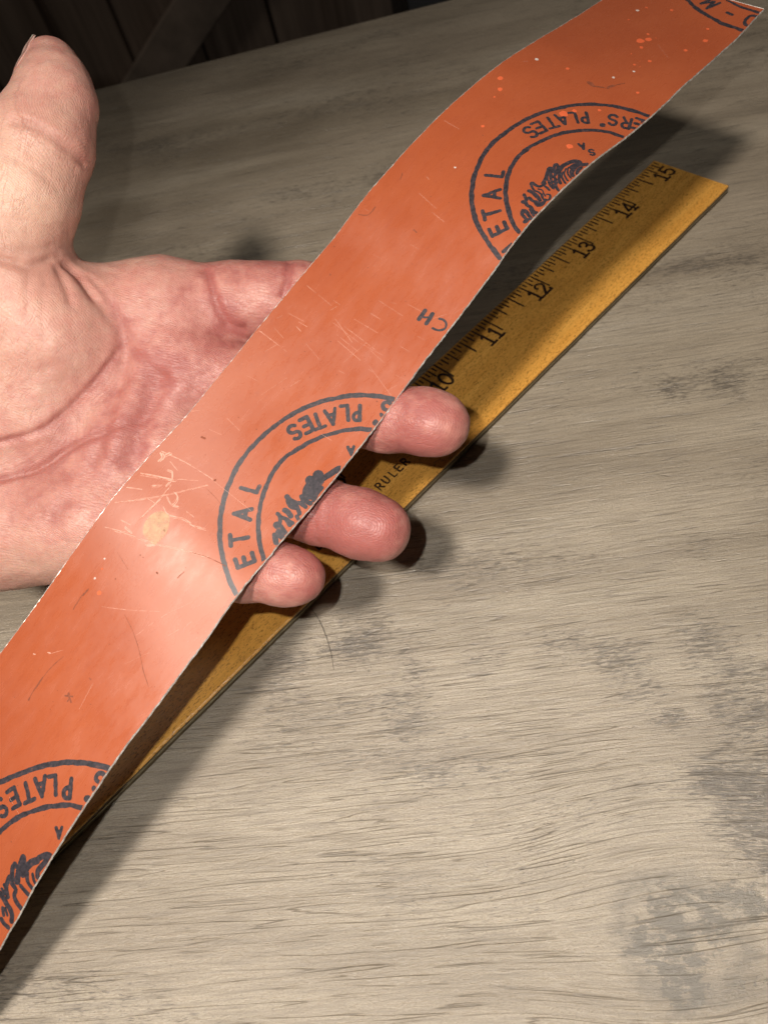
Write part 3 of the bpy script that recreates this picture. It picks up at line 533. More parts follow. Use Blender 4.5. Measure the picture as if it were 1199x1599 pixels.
wl = bm_obj('wall', box(-3000, 3000, 1700, 1760, -740, 1900), M_WALL)
tag(wl, kind='structure')

# ------------------------------------------------------------------ flat print: ribbons laid on a surface
layer = [0]
def smooth_line(P, closed=False):
    P = np.asarray(P, float)
    if len(P) < 3:
        return P
    t = np.r_[0, np.cumsum(np.linalg.norm(np.diff(P, axis=0), axis=1))]
    m = np.gradient(P, t + np.arange(len(t)) * 1e-9, axis=0)
    out = []
    for i in range(len(P) - 1):
        h = t[i + 1] - t[i]
        for s in np.linspace(0, 1, 6)[:-1]:
            h00, h10, h01, h11 = 2 * s**3 - 3 * s**2 + 1, s**3 - 2 * s**2 + s, -2 * s**3 + 3 * s**2, s**3 - s**2
            out.append(h00 * P[i] + h10 * h * m[i] + h01 * P[i + 1] + h11 * h * m[i + 1])
    out.append(P[-1])
    return np.array(out)

def ribbon(P, width, rough=0.06, step=0.35, cap=True):
    """2-D polygon rows (left, right) following a stroke, with round ends"""
    P = np.asarray(P, float)
    d = np.r_[0, np.cumsum(np.linalg.norm(np.diff(P, axis=0), axis=1))]
    n = max(3, int(d[-1] / step) + 1)
    t = np.linspace(0, d[-1], n)
    Q = np.c_[np.interp(t, d, P[:, 0]), np.interp(t, d, P[:, 1])]
    T = np.gradient(Q, axis=0)
    T /= np.linalg.norm(T, axis=1)[:, None] + 1e-9
    Nn = np.c_[-T[:, 1], T[:, 0]]
    k = np.exp(-.5 * (np.arange(-3, 4) / 1.2) ** 2); k /= k.sum()
    j1 = np.convolve(rng.normal(0, 1, n + 6), k, 'valid') * rough * 1.8
    j2 = np.convolve(rng.normal(0, 1, n + 6), k, 'valid') * rough * 1.8
    w1 = width / 2 * np.ones(n) + j1
    w2 = width / 2 * np.ones(n) + j2
    A = Q + Nn * w1[:, None]
    B = Q - Nn * w2[:, None]
    if cap:
        ca = []
        for a in (80, 55, 28):
            a = math.radians(a)
            ca.append((Q[0] - T[0] * math.sin(a) * width / 2 + Nn[0] * math.cos(a) * w1[0], Q[0] - T[0] * math.sin(a) * width / 2 - Nn[0] * math.cos(a) * w2[0]))
        cb = []
        for a in (28, 55, 80):
            a = math.radians(a)
            cb.append((Q[-1] + T[-1] * math.sin(a) * width / 2 + Nn[-1] * math.cos(a) * w1[-1], Q[-1] + T[-1] * math.sin(a) * width / 2 - Nn[-1] * math.cos(a) * w2[-1]))
        A = np.r_[[c[0] for c in ca], A, [c[0] for c in cb]]
        B = np.r_[[c[1] for c in ca], B, [c[1] for c in cb]]
    return A, B

class Print:
    def __init__(self, place):
        self.place = place; self.v = []; self.f = []; self.n = 0
    def stroke(self, P, width, rough=0.05, step=0.35, cap=True):
        A, B = ribbon(P, width, rough, step, cap)
        keep = self.place.inside((A + B) / 2)
        layer[0] = (layer[0] + 1) % 23
        lift = 0.035 + 0.004 * layer[0]
        VA, VB = self.place(A, lift), self.place(B, lift)
        for i in range(len(A)):
            self.v += [VA[i], VB[i]]
        for i in range(len(A) - 1):
            if keep[i] and keep[i + 1]:
                k = self.n + 2 * i
                self.f.append((k, k + 1, k + 3, k + 2))
        self.n += 2 * len(A)
    def poly(self, P):
        P = np.asarray(P, float)
        layer[0] = (layer[0] + 1) % 23
        lift = 0.03 + 0.004 * layer[0]
        c = P.mean(axis=0)
        rings = [c + (P - c) * s for s in (1.0, 0.6, 0.25)]
        n = len(P)
        for r in rings:
            self.v += list(self.place(r, lift))
        for k in range(2):
            for i in range(n):
                j = (i + 1) % n
                self.f.append((self.n + k * n + i, self.n + k * n + j, self.n + (k + 1) * n + j, self.n + (k + 1) * n + i))
        self.f.append(tuple(self.n + 2 * n + i for i in range(n)))
        self.n += 3 * n
    def dot(self, c, r, wob=0.12, n=14):
        a = np.linspace(0, 2 * np.pi, n, endpoint=False)
        rr = r * (1 + wob * rng.normal(0, 1, n) * .5)
        self.poly(np.c_[c[0] + rr * np.cos(a), c[1] + rr * np.sin(a)])
    def glyph(self, ch, org, ex, ey, h, width, rough=0.05, font=None):
        ex, ey, org = np.array(ex), np.array(ey), np.array(org)
        for pts in (font or SANS)[ch]:
            P = np.array([org + ex * (x * h) + ey * ((y - 0.5) * h) for x, y in pts])
            self.stroke(P, width, rough, 0.25)
    def build(self, name, mat, parent):
        return mesh_obj(name, self.v, self.f, mat, parent)

def arc(cx, cy, rx, ry, a0, a1, n=12):
    a = np.radians(np.linspace(a0, a1, n))
    return [(cx + rx * math.cos(t), cy + ry * math.sin(t)) for t in a]

# stroke letters, x centred on 0, y from 0 to 1
SANS = {
 'P': [[(-.22, 0), (-.22, 1)], [(-.22, 1), (-.02, 1)] + arc(-.02, .74, .2, .26, 90, -90) + [(-.22, .48)]],
 'L': [[(-.12, 1), (-.12, 0)], [(-.12, 0), (.30, 0)]],
 'A': [[(-.33, 0), (0, 1)], [(0, 1), (.33, 0)], [(-.19, .34), (.19, .34)]],
 'T': [[(-.33, 1), (.33, 1)], [(0, 1), (0, 0)]],
 'E': [[(-.25, 0), (-.25, 1)], [(-.25, 1), (.27, 1)], [(-.25, .52), (.2, .52)], [(-.25, 0), (.27, 0)]],
 'S': [arc(.0, .75, .26, .25, 30, 270, 14) + arc(.0, .25, .28, .25, 90, -150, 14)],
 'R': [[(-.25, 0), (-.25, 1)], [(-.25, 1), (.03, 1)] + arc(.03, .74, .24, .26, 90, -90) + [(-.25, .48)], [(0, .48), (.3, 0)]],
 'M': [[(-.36, 0), (-.34, 1)], [(-.34, 1), (0, .2)], [(0, .2), (.34, 1)], [(.34, 1), (.36, 0)]],
 'D': [[(-.25, 0), (-.25, 1)], [(-.25, 1), (0, 1)] + arc(0, .5, .32, .5, 90, -90) + [(-.25, 0)]],
 'U': [[(-.27, 1), (-.27, .3)] + arc(0, .28, .27, .28, 180, 360) + [(.27, 1)]],
 '-': [[(-.2, .5), (.2, .5)]],
}
SLAB = {
 '1': [[(0, 0), (0, 1)], [(0, 1), (-.2, .82)], [(-.24, 0), (.24, 0)]],
 '0': [arc(0, .5, .28, .5, 90, 450, 26)],
 '2': [arc(0, .73, .27, .27, 165, -35, 12) + [(-.28, .02)], [(-.28, 0), (.3, 0)], [(.3, 0), (.31, .16)], [(-.24, .72), (-.2, .72)]],
 '3': [arc(-.02, .76, .25, .24, 160, -90, 12), arc(-.02, .27, .29, .27, 90, -160, 14), [(-.25, .8), (-.22, .8)], [(-.28, .2), (-.24, .2)]],
 '4': [[(.1, 0), (.1, 1)], [(.1, 1), (-.33, .3)], [(-.33, .28), (.34, .28)], [(-.08, 0), (.28, 0)]],
 '5': [[(.25, 1), (-.2, 1)], [(-.2, 1), (-.24, .55)], arc(-.02, .31, .29, .31, 140, -150, 16)],
 '6': [arc(0, .3, .28, .3, 0, 360, 20), arc(.22, .35, .5, .62, 180, 95, 10)],
 '7': [[(-.28, 1), (.28, 1)], [(.28, 1), (-.05, 0)], [(-.28, 1), (-.28, .82)]],
 '8': [arc(0, .75, .23, .25, 0, 360, 18), arc(0, .27, .28, .27, 0, 360, 20)],
 '9': [arc(0, .7, .28, .3, 0, 360, 20), arc(-.22, .65, .5, .62, 0, -85, 10)],
}

# ------------------------------------------------------------------ ruler
RO, RU, RV = np.array(RULER_O), np.array(RULER_U), np.array(RULER_V)
RT, RW_, RL = 3.6, 31.26, 381.0
rul = empty('ruler', 'yellow varnished wooden ruler with inch marks, lying on the table beneath the orange strip', 'ruler')
def build_ruler():
    prof = [(0.0, 0.25), (0.0, RT - 0.9), (0.35, RT - 0.28), (1.0, RT), (RW_ - 0.6, RT), (RW_ - 0.15, RT - 0.15), (RW_, RT - 0.5),
            (RW_, RT - 1.25), (RW_ - 0.7, RT - 1.3), (RW_ - 0.7, RT - 1.85), (RW_, RT - 1.9), (RW_, 0.35), (RW_ - 0.3, 0.1), (0.3, 0.1)]
    us = [0.0, 0.25, 0.7] + list(np.linspace(3, RL - 3, 90)) + [RL - 0.7, RL - 0.25, RL]
    v = []; fl = []
    n = len(prof)
    for u in us:
        sh = 0.25 if u in (0.0, RL) else 0.0
        for (a, z) in prof:
            zz = min(z, RT - sh)
            wob = 0.05 * math.sin(u * 0.31 + a) + 0.03 * math.sin(u * 1.7)
            aa = a + (wob if a > 25 else (-wob * .5 if a < 0.2 else 0))
            v.append(RO + RU * u + RV * aa + np.array([0, 0, zz])); fl.append((u, aa, zz))
    f = []; mi = []
    for i in range(len(us) - 1):
        for j in range(n):
            k = (j + 1) % n
            f.append((i * n + j, (i + 1) * n + j, (i + 1) * n + k, i * n + k))
            mi.append(1 if 6 <= j <= 11 else 0)
    f.append(tuple(range(n))); mi.append(0)
    f.append(tuple((len(us) - 1) * n + j for j in reversed(range(n)))); mi.append(0)
    o = mesh_obj('blade', v, f, [M_RULER, M_RSIDE], rul, False, mi)
    at = o.data.attributes.new('flat', 'FLOAT_VECTOR', 'POINT')
    at.data.foreach_set('vector', np.array(fl, dtype=np.float32).ravel())
    # the thin metal insert running in the groove of the edge
    v = []; f = []
    pr = [(RW_ - 0.65, RT - 1.34), (RW_ + 0.22, RT - 1.36), (RW_ + 0.22, RT - 1.80), (RW_ - 0.65, RT - 1.82)]
    us2 = np.linspace(0.6, RL - 0.6, 60)
    for u in us2:
        for a, z in pr:
            v.append(RO + RU * u + RV * (a + 0.05 * math.sin(u * .2)) + np.array([0, 0, z]))
    for i in range(len(us2) - 1):
        for j in range(4):
            k = (j + 1) % 4
            f.append((i * 4 + j, (i + 1) * 4 + j, (i + 1) * 4 + k, i * 4 + k))
    f += [(0, 1, 2, 3), tuple((len(us2) - 1) * 4 + j for j in (3, 2, 1, 0))]
    mesh_obj('metal_edge', v, f, M_BRASS, rul)
    class Place:
        def __call__(self, P, lift):
            P = np.asarray(P)
            z = RT + lift * 0.6 - np.clip(1.0 - P[:, 1], 0, 1) * 0.45
            return RO + RU * P[:, :1] + RV * P[:, 1:] + np.c_[0 * z, 0 * z, z]
        def inside(self, P):
            return np.ones(len(P), bool)
    pl = Place()
    tk = Print(pl)
    for k in range(1, 15 * 16):
        u = k / 16 * 25.4
        ln = 3.4
        if k % 2 == 0: ln = 4.7
        if k % 4 == 0: ln = 6.4
        if k % 8 == 0: ln = 8.43
        if k % 16 == 0: ln = 9.5
        j = rng.normal(0, .06)
        tk.stroke([(u + j, 0.35), (u + j * .5, ln * .5), (u + j, ln + rng.normal(0, .12))], 0.60 if k % 8 else 0.66, 0.03, 0.8, False)
    tk.build('inch_marks', M_RINK, rul)
    for num in range(1, 16):
        pn = Print(pl)
        s = str(num)
        h = 5.6
        adv = 3.9
        u0 = num * 25.4 - 2.35
        if num == 15: u0 -= 1.0
        for i, ch in enumerate(reversed(s)):
            pn.glyph(ch, (u0 - i * adv, 8.2), (1, 0), (0, -1), h, 0.95, 0.04, SLAB)
        pn.build('numeral', M_RINK, rul)
    for ch, uu in [(c_, 8.17 * 25.4 + i * 2.85) for i, c_ in enumerate('RULER')] + [('-', 8.04 * 25.4), ('L', 7.12 * 25.4)]:
        tx = Print(pl)
        tx.glyph(ch, (uu, 20.2), (1, 0), (0, -1), 2.7, 0.56, 0.03)
        tx.build('printed_letter', M_RINK, rul)
build_ruler()

# ------------------------------------------------------------------ orange strip
strip = empty('metal_strip', 'long wavy orange painted metal strip with cut round stamps, lying across the open hand', 'metal strip')
UMAX = (NST - 1) * STEP - 0.5
class OnStrip:
    def __call__(self, P, lift):
        P = np.asarray(P, float)
        u = np.clip(P[:, 0], 0.15, UMAX - .2); v = np.clip(P[:, 1], 0.12, WIDE - 0.12)
        return strip_at(u, v) + strip_normal(u, v) * (lift * 0.45)
    def inside(self, P):
        return (P[:, 0] > 0.1) & (P[:, 0] < UMAX - .2) & (P[:, 1] > 0.0) & (P[:, 1] < WIDE - 0.02)
def build_strip():
    nu, nv, th = 520, 15, 0.55
    us = np.linspace(0, UMAX, nu); vs = np.linspace(0, WIDE, nv)
    def jit(a):
        k = np.exp(-.5 * (np.arange(-8, 9) / 3.0) ** 2); k /= k.sum()
        n = np.convolve(rng.normal(0, 1, nu + 16), k, 'valid') * a * 2.2
        return n + rng.normal(0, a * .5, nu)
    jl, jr = jit(0.045), jit(0.07)
    U, V = np.meshgrid(us, vs, indexing='ij')
    V = V.copy()
    V[:, 0] += jl; V[:, -1] += jr
    u, v = U.ravel(), V.ravel()
    top = strip_at(u, v); nor = strip_normal(u, v)
    bot = top - nor * th
    nt = nu * nv
    verts = np.r_[top, bot]
    idx = lambda i, j: i * nv + j
    ft, fb = [], []
    for i in range(nu - 1):
        for j in range(nv - 1):
            ft.append((idx(i, j), idx(i, j + 1), idx(i + 1, j + 1), idx(i + 1, j)))
            fb.append(tuple(nt + k for k in (idx(i, j), idx(i + 1, j), idx(i + 1, j + 1), idx(i, j + 1))))
    o = mesh_obj('painted_face', top, ft, M_PAINT, strip, True)
    at = o.data.attributes.new('flat', 'FLOAT_VECTOR', 'POINT')
    at.data.foreach_set('vector', np.c_[u, v, 0 * u].astype(np.float32).ravel())
    mesh_obj('metal_back', verts[nt:], [tuple(k - nt for k in q) for q in fb], M_BACK, strip, True)
    # bare cut edges, slightly burred
    def edge(line, outdir, wd=0.03):
        n = len(line)
        P0, P1 = [], []
        tp = verts[line]; bt = verts[[k + nt for k in line]]
        bur = 0.05 + np.abs(rng.normal(0, .03, n))[:, None]
        a = tp + outdir * 0.0 + nor[line] * bur
        c = bt - nor[line] * 0.02
        b1 = tp + outdir * (wd + np.abs(rng.normal(0, .06, n))[:, None]) - nor[line] * 0.12
        b2 = bt + outdir * 0.10 + nor[line] * 0.1
        inn = tp - outdir * (0.03 + np.abs(rng.normal(0, .045, n))[:, None]) + nor[line] * 0.01
        V4 = np.stack([inn, a, b1, b2, c], 1).reshape(-1, 3)
        F = []
        for i in range(n - 1):
            for j in range(4):
                F.append((i * 5 + j, i * 5 + j + 1, (i + 1) * 5 + j + 1, (i + 1) * 5 + j))
        return mesh_obj('cut_edge', V4, F, M_METAL, strip)
    acr = strip_at(us, np.full(nu, WIDE)) - strip_at(us, np.zeros(nu)); acr /= np.linalg.norm(acr, axis=1)[:, None]
    edge([idx(i, nv - 1) for i in range(nu)], acr, 0.13)
    edge([idx(i, 0) for i in range(nu)], -acr)
    lon = top[nv:2 * nv] - top[:nv]; lon /= np.linalg.norm(lon, axis=1)[:, None]
    edge([idx(0, j) for j in range(nv)], -lon)
    edge([idx(nu - 1, j) for j in range(nv)], lon)
build_strip()

def ring_text(pr, text, pts, centre, inward, h, width):
    for ch, q in zip(text, pts):
        d = np.array(q) - np.array(centre)
        d /= np.linalg.norm(d)
        ey = -d if inward else d
        ex = np.array([ey[1], -ey[0]])
        pr.glyph(ch, q, ex, ey, h, width, 0.045)
on = OnStrip()
def stamp(k, nm_letters):
    pr = Print(on)
    a, b_ = RINGS[2 * k], RINGS[2 * k + 1]
    pr.stroke(smooth_line(a), 1.12, 0.07)
    pr.stroke(smooth_line(b_), 1.05, 0.07)
    for text, key, inward, h, w in nm_letters:
        cen = EMBLEMS[k] if k < 3 else (0.4, 38.0)
        if k == 3: cen = (-19.0, 35.0)
        ring_text(pr, text, LET[key], cen, inward, h, w)
    if k < 3:
        pr.dot(DOTS[k], 0.75)
        for w, P in DOODLES[k]:
            pr.stroke(smooth_line(P), max(0.45, w * 1.45), 0.05)
    return pr.build('printed_stamp', M_INK, strip)
stamp(0, [('PLATES', 'PLATES1', True, 3.7, .8), ('ERS', 'ERS1', True, 3.5, .8), ('METAL', 'METAL1', False, 3.8, .9), ('SA', 'SA1', True, 2.0, .6)])
stamp(1, [('PLATES', 'PLATES2', True, 3.6, .92), ('S', 'S2', True, 3.6, .95), ('ETAL', 'ETAL2', False, 3.8, 1.0), ('A', 'A2', True, 2.0, .7)])
stamp(2, [('PLATES', 'PLATES3', True, 3.7, .95), ('S', 'S3', True, 3.6, .95), ('A', 'A3', True, 2.0, .7)])
stamp(3, [('D-M', 'DM0', False, 3.9, .95)])
pr = Print(on)
for w, P in CH:
    pr.stroke(smooth_line(P), max(w, .5), 0.04)
pr.build('printed_letters', M_INK, strip)
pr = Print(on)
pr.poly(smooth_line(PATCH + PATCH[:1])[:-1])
pr.build('glare_patch', M_GLARE, strip)  # pale yellow decal painting the lamp's reflection on the strip
pr = Print(on)
def scratch(P, w):
    # a scored line: two or three hair lines that break up along their length
    P = np.asarray(smooth_line(P), float)
    for q in range(1 + int(w > .14) + int(w > .28)):
        o_ = rng.normal(0, w * .45, 2)
        d = np.r_[0, np.cumsum(np.linalg.norm(np.diff(P, axis=0), axis=1))]
        s = rng.uniform(0, d[-1] * .15)
        while s < d[-1]:
            e_ = min(d[-1], s + rng.exponential(2.2) + .4)
            tt_ = np.linspace(s, e_, max(3, int((e_ - s) / .4)))
            pr.stroke(np.c_[np.interp(tt_, d, P[:, 0]), np.interp(tt_, d, P[:, 1])] + o_, max(.045, w * rng.uniform(.22, .5)), w * .12, 0.25)
            s = e_ + rng.exponential(.5)
for w, P in SCRATCH:
    scratch(P, w)
# hair-fine brushed scratches where the hand has rubbed
for _ in range(45):
    u = rng.normal(150, 22); v = rng.uniform(1, 37); a = rng.normal(1.55, .16) + (0.0 if rng.random() < .8 else 1.2)
    ln = rng.exponential(3.5) + 1.0
    pr.stroke([(u, v), (u + math.cos(a) * ln, v + math.sin(a) * ln)], rng.uniform(.02, .05), 0.005, 1.5)
for _ in range(10):
    u = rng.uniform(10, 320); v = rng.uniform(1, 37); a = rng.uniform(0, 3.1); ln = rng.exponential(4) + 1.0
    pr.stroke([(u, v), (u + math.cos(a) * ln, v + math.sin(a) * ln)], rng.uniform(.02, .045), 0.005, 1.5)
tag(pr.build('scratches', M_SCR, strip), kind='stuff')
pr = Print(on)
for w, P in DARK:
    pr.stroke(smooth_line(P), w, w * .2, 0.3)
for _ in range(170):
    pr.dot((rng.uniform(60, 330), rng.uniform(.6, 37)), abs(rng.normal(0, .07)) + .04, .3, 7)
tag(pr.build('grime_specks', M_GRIME, strip), kind='stuff')
for u, v, r, g in SPOTS:
    pr = Print(on)
    pr.dot((u, v), r, .16)
    pr.build('pale_speck' if g else 'paint_drop', M_SPECK if g else M_DROP, strip)

# ------------------------------------------------------------------ hand
def sd_cap(P, a, ra, b, rb):
    a = np.asarray(a, np.float32); b = np.asarray(b, np.float32)
    ab = b - a
    h = np.clip(((P - a) @ ab) / float(ab @ ab), 0, 1)
    return np.linalg.norm(P - a - h[:, None] * ab, axis=1) - (ra + (rb - ra) * h)

def smin(a, b, k):
    h = np.clip(0.5 + 0.5 * (b - a) / k, 0, 1)
    return b + (a - b) * h - k * h * (1 - h)

def chain(P, caps, k):
    d = None
    for a, ra, b, rb in caps:
        e = sd_cap(P, a, ra, b, rb)
        d = e if d is None else smin(d, e, k)
    return d

def hand_sdf(P):
    P = np.asarray(P, np.float32)
    d = chain(P, HAND['palm'], 9.0)
    t = chain(P, HAND['thenar'], 8.0)
    d = smin(d, t, 5.5)
    d = smin(d, chain(P, HAND['web'], 4.0), 7.0)
    d = smin(d, chain(P, HAND['thumb'], 3.0), 5.0)
    f = None
    for nm in ('index', 'middle', 'ring', 'pinky'):
        e = chain(P, HAND[nm], 2.2)
        f = e if f is None else smin(f, e, 1.6)
    return smin(d, f, 5.0)

def sdf_grad(P, e=0.15):
    g = np.stack([hand_sdf(P + np.eye(3, dtype=np.float32)[i] * e) - hand_sdf(P - np.eye(3, dtype=np.float32)[i] * e) for i in range(3)], 1)
    return g / (np.linalg.norm(g, axis=1)[:, None] + 1e-9)

def surface_nets(lo, hi, h):
    n = np.ceil((hi - lo) / h).astype(int) + 1
    c = 4
    nc = np.ceil(n / c).astype(int) + 1
    ax = [lo[i] + np.arange(nc[i]) * h * c for i in range(3)]
    G = np.stack(np.meshgrid(*ax, indexing='ij'), -1).reshape(-1, 3)
    D = hand_sdf(G).reshape(nc)
    near = np.abs(D) < h * c * 2.2
    F = np.repeat(np.repeat(np.repeat(D, c, 0), c, 1), c, 2)[:n[0], :n[1], :n[2]].astype(np.float32)
    mk = np.repeat(np.repeat(np.repeat(near, c, 0), c, 1), c, 2)[:n[0], :n[1], :n[2]]
    ids = np.argwhere(mk)
    vals = np.empty(len(ids), np.float32)
    for s in range(0, len(ids), 400000):
        q = ids[s:s + 400000]
        vals[s:s + 400000] = hand_sdf(lo + q * h)
    F[mk] = vals
    inside = F < 0
    cn = n - 1
    cnt = np.zeros(cn, np.int8)
    for dx in (0, 1):
        for dy in (0, 1):
            for dz in (0, 1):
                cnt += inside[dx:dx + cn[0], dy:dy + cn[1], dz:dz + cn[2]]
    act = (cnt > 0) & (cnt < 8)
    vid = np.full(cn, -1, np.int64)
    A = np.argwhere(act)
    vid[act] = np.arange(len(A))
    acc = np.zeros((len(A), 3)); wt = np.zeros(len(A))
    co = [(x_, y_, z_) for x_ in (0, 1) for y_ in (0, 1) for z_ in (0, 1)]
    for p in co:
        for axn in range(3):
            if p[axn] == 0:
                q = list(p); q[axn] = 1
                f0 = F[A[:, 0] + p[0], A[:, 1] + p[1], A[:, 2] + p[2]]
                f1 = F[A[:, 0] + q[0], A[:, 1] + q[1], A[:, 2] + q[2]]
                cr = (f0 < 0) != (f1 < 0)
                t = np.where(cr, f0 / (f0 - f1 + 1e-12), 0)
                pt = np.tile(np.array(p, float), (len(A), 1)); pt[:, axn] += t
                acc[cr] += pt[cr]; wt[cr] += 1
    V = lo + (A + acc / wt[:, None]) * h
    faces = []
    for axn in range(3):
        sl0 = [slice(None)] * 3; sl1 = [slice(None)] * 3
        sl0[axn] = slice(0, -1); sl1[axn] = slice(1, None)
        ed = inside[tuple(sl0)] != inside[tuple(sl1)]
        E_ = np.argwhere(ed)
        u_, w_ = [(1, 2), (2, 0), (0, 1)][axn]
        ok = (E_[:, u_] > 0) & (E_[:, w_] > 0) & (E_[:, u_] < cn[u_]) & (E_[:, w_] < cn[w_])
        E_ = E_[ok]
        def at(du, dw):
            q = E_.copy(); q[:, u_] += du; q[:, w_] += dw
            return vid[q[:, 0], q[:, 1], q[:, 2]]
        quad = np.stack([at(-1, -1), at(0, -1), at(0, 0), at(-1, 0)], 1)
        flip = ~inside[E_[:, 0], E_[:, 1], E_[:, 2]]
        quad[flip] = quad[flip][:, ::-1]
        faces.append(quad)
    return V, np.concatenate(faces)

def vnoise(P, scale, seed):
    r = np.random.default_rng(seed)
    out = np.zeros(len(P))
    for k in range(14):
        w = r.normal(0, 1, 3); w *= (1 / scale) * r.uniform(.6, 1.7) / np.linalg.norm(w) * 2 * np.pi
        out += np.sin(P @ w + r.uniform(0, 6.28))
    return out / np.sqrt(14)

def build_hand():
    allp = [(np.array(c[i]), c[i + 1]) for g in HAND.values() for c in g for i in (0, 2)]
    lo = np.min([p - r for p, r in allp], axis=0) - 4
    hi = np.max([p + r for p, r in allp], axis=0) + 4
    V, Fc = surface_nets(lo, hi, 0.62)
    for _ in range(2):
        d = hand_sdf(V)
        V = V - sdf_grad(V) * d[:, None]
    N = sdf_grad(V)
    tone = np.full(len(V), 0.36)
    pale = np.zeros(len(V))
    disp = np.zeros(len(V))
    camp = np.array([0, 0, CAM_H])
    toward = ((camp - V) * N).sum(1) / np.linalg.norm(camp - V, axis=1)
    face = np.clip((toward + 0.15) / 0.3, 0, 1)
    for pts, dep, sig, red in CREASES:
        pts = smooth_line3(pts)
        lo_, hi_ = pts.min(0) - 4 * sig - 3, pts.max(0) + 4 * sig + 3
        m = np.where(np.all((V > lo_) & (V < hi_), axis=1))[0]
        if not len(m): continue
        best = np.full(len(m), 1e9); along = np.zeros(len(m))
        seg = np.linspace(0, 1, len(pts))
        for i in range(len(pts) - 1):
            a, ab = pts[i], pts[i + 1] - pts[i]
            t = np.clip(((V[m] - a) @ ab) / (ab @ ab + 1e-9), 0, 1)
            dd = np.linalg.norm(V[m] - a - t[:, None] * ab, axis=1)
            cl = dd < best
            best = np.where(cl, dd, best); along = np.where(cl, seg[i] + t * (seg[i + 1] - seg[i]), along)
        fade = np.clip(np.minimum(along, 1 - along) * 7 + .25, 0, 1)
        g = np.exp(-.5 * (best / sig) ** 2) * face[m] * fade
        g2 = np.exp(-.5 * (best / (sig * 2.4)) ** 2) * face[m] * fade
        disp[m] -= dep * g - dep * 0.28 * (g2 - g * 0.9)
        tone[m] += red * 0.42 * np.exp(-.5 * (best / (sig * 1.1 + .3)) ** 2) * fade * face[m] + red * 0.08 * np.exp(-.5 * (best / (sig * 3 + 1.0)) ** 2)
    # fingertips are redder, thumb base and palm heel paler
    for nm in ('middle', 'ring', 'pinky', 'index', 'thumb'):
        tip = np.array(HAND[nm][-2][2] if nm == 'thumb' else HAND[nm][-1][2])
        base = np.array(HAND[nm][-1][0])
        dd = np.linalg.norm(V - tip, axis=1)
        tone += (0.44 if nm != 'thumb' else 0.12) * np.exp(-.5 * (dd / 13) ** 2)
    for c, r, w in PALE:
        pale += w * np.exp(-.5 * (np.linalg.norm(V - np.array(c), axis=1) / r) ** 2)
    for c, r, w in FLUSH:
        tone += w * np.exp(-.5 * (np.linalg.norm(V - np.array(c), axis=1) / r) ** 2)
    tone += 0.06 * vnoise(V, 16, 1) + 0.05 * vnoise(V, 6, 2)
    disp += 0.22 * vnoise(V, 17, 3) * .5 + 0.10 * vnoise(V, 7, 4) * .6 + 0.035 * vnoise(V, 2.6, 5)
    V2 = V + N * disp[:, None]
    # ridge coordinate: whorls on the finger pads, flowing lines on the palm
    ridge = V @ np.array([0.35, 0.9, 0.1]) + 2.2 * vnoise(V, 38, 8)
    for (c, ax_, r) in WHORLS:
        c = np.array(c); ax_ = np.array(ax_) / np.linalg.norm(ax_)
        q = V - c
        al = q @ ax_
        rest = np.linalg.norm(q - al[:, None] * ax_, axis=1)
        rd = np.sqrt((al * 0.75) ** 2 + rest ** 2)
        w = np.clip((r - np.sqrt(al ** 2 + rest ** 2)) / 3.0, 0, 1)
        ridge = np.where(w > 0.01, rd, ridge)
    # direction of the fine wrinkles: along the thumb on its mound, along the fingers elsewhere
    ta = np.array(HAND['thumb'][3][2]) - np.array(HAND['thumb'][0][0]); ta /= np.linalg.norm(ta)
    fa = np.array(HAND['middle'][2][2]) - np.array(HAND['middle'][0][0]); fa /= np.linalg.norm(fa)
    dth = np.minimum(chain(V.astype(np.float32), HAND['thumb'], 3.0), chain(V.astype(np.float32), HAND['thenar'], 3.0))
    wt = np.clip(1.0 - dth / 6.0, 0, 1)[:, None]
    a1 = ta * wt + fa * (1 - wt)
    vd = np.array([0.12, -0.54, 0.83])
    b1 = np.cross(a1, vd); b1 /= np.linalg.norm(b1, axis=1)[:, None]
    cen = V.mean(0)
    flow = np.stack([((V - cen) * a1).sum(1), ((V - cen) * b1).sum(1), (V - cen) @ vd], 1)
    o = mesh_obj('hand', V2, Fc, M_SKIN, None, True)
    at = o.data.attributes.new('flow', 'FLOAT_VECTOR', 'POINT')
    at.data.foreach_set('vector', flow.astype(np.float32).ravel())
    for nm, arr in (('tone', tone), ('pale', np.clip(pale, 0, 1)), ('ridge', ridge)):
        at = o.data.attributes.new(nm, 'FLOAT', 'POINT')
        at.data.foreach_set('value', arr.astype(np.float32))
    tag(o, 'open left hand, palm up with thumb raised, holding the orange strip across its fingers', 'hand')
    # thumb nail: a thin curved plate on the outer side of the thumb tip
    a = np.array(HAND['thumb'][3][2]); b_ = np.array(HAND['thumb'][3][0])
    axd = (a - b_) / np.linalg.norm(a - b_)
    nd = np.array(NAIL_DIR); nd -= axd * (nd @ axd); nd /= np.linalg.norm(nd)
    sd = np.cross(axd, nd)
    rows, cols = 16, 15
    Vn = []
    for i in range(rows):
        s = i / (rows - 1)
        for j in range(cols):
            t = (j / (cols - 1) - .5) * 2
            hw = 50 - 10 * max(0, .25 - s) * 4 * abs(t)
            an = math.radians(t * hw)
            s2 = s + 0.10 * (1 - t * t)
            org = a + axd * (-5.0 + s2 * 10.2)
            di = nd * math.cos(an) + sd * math.sin(an)
            Vn.append((org, di))
    O = np.array([q[0] for q in Vn]); Di = np.array([q[1] for q in Vn])
    tip = np.array(HAND['thumb'][3][2])
    tt = np.full(len(O), 14.0)
    for _ in range(60):
        tt = np.clip(tt - 0.7 * hand_sdf(O + Di * tt[:, None]), 3.0, 14.0)
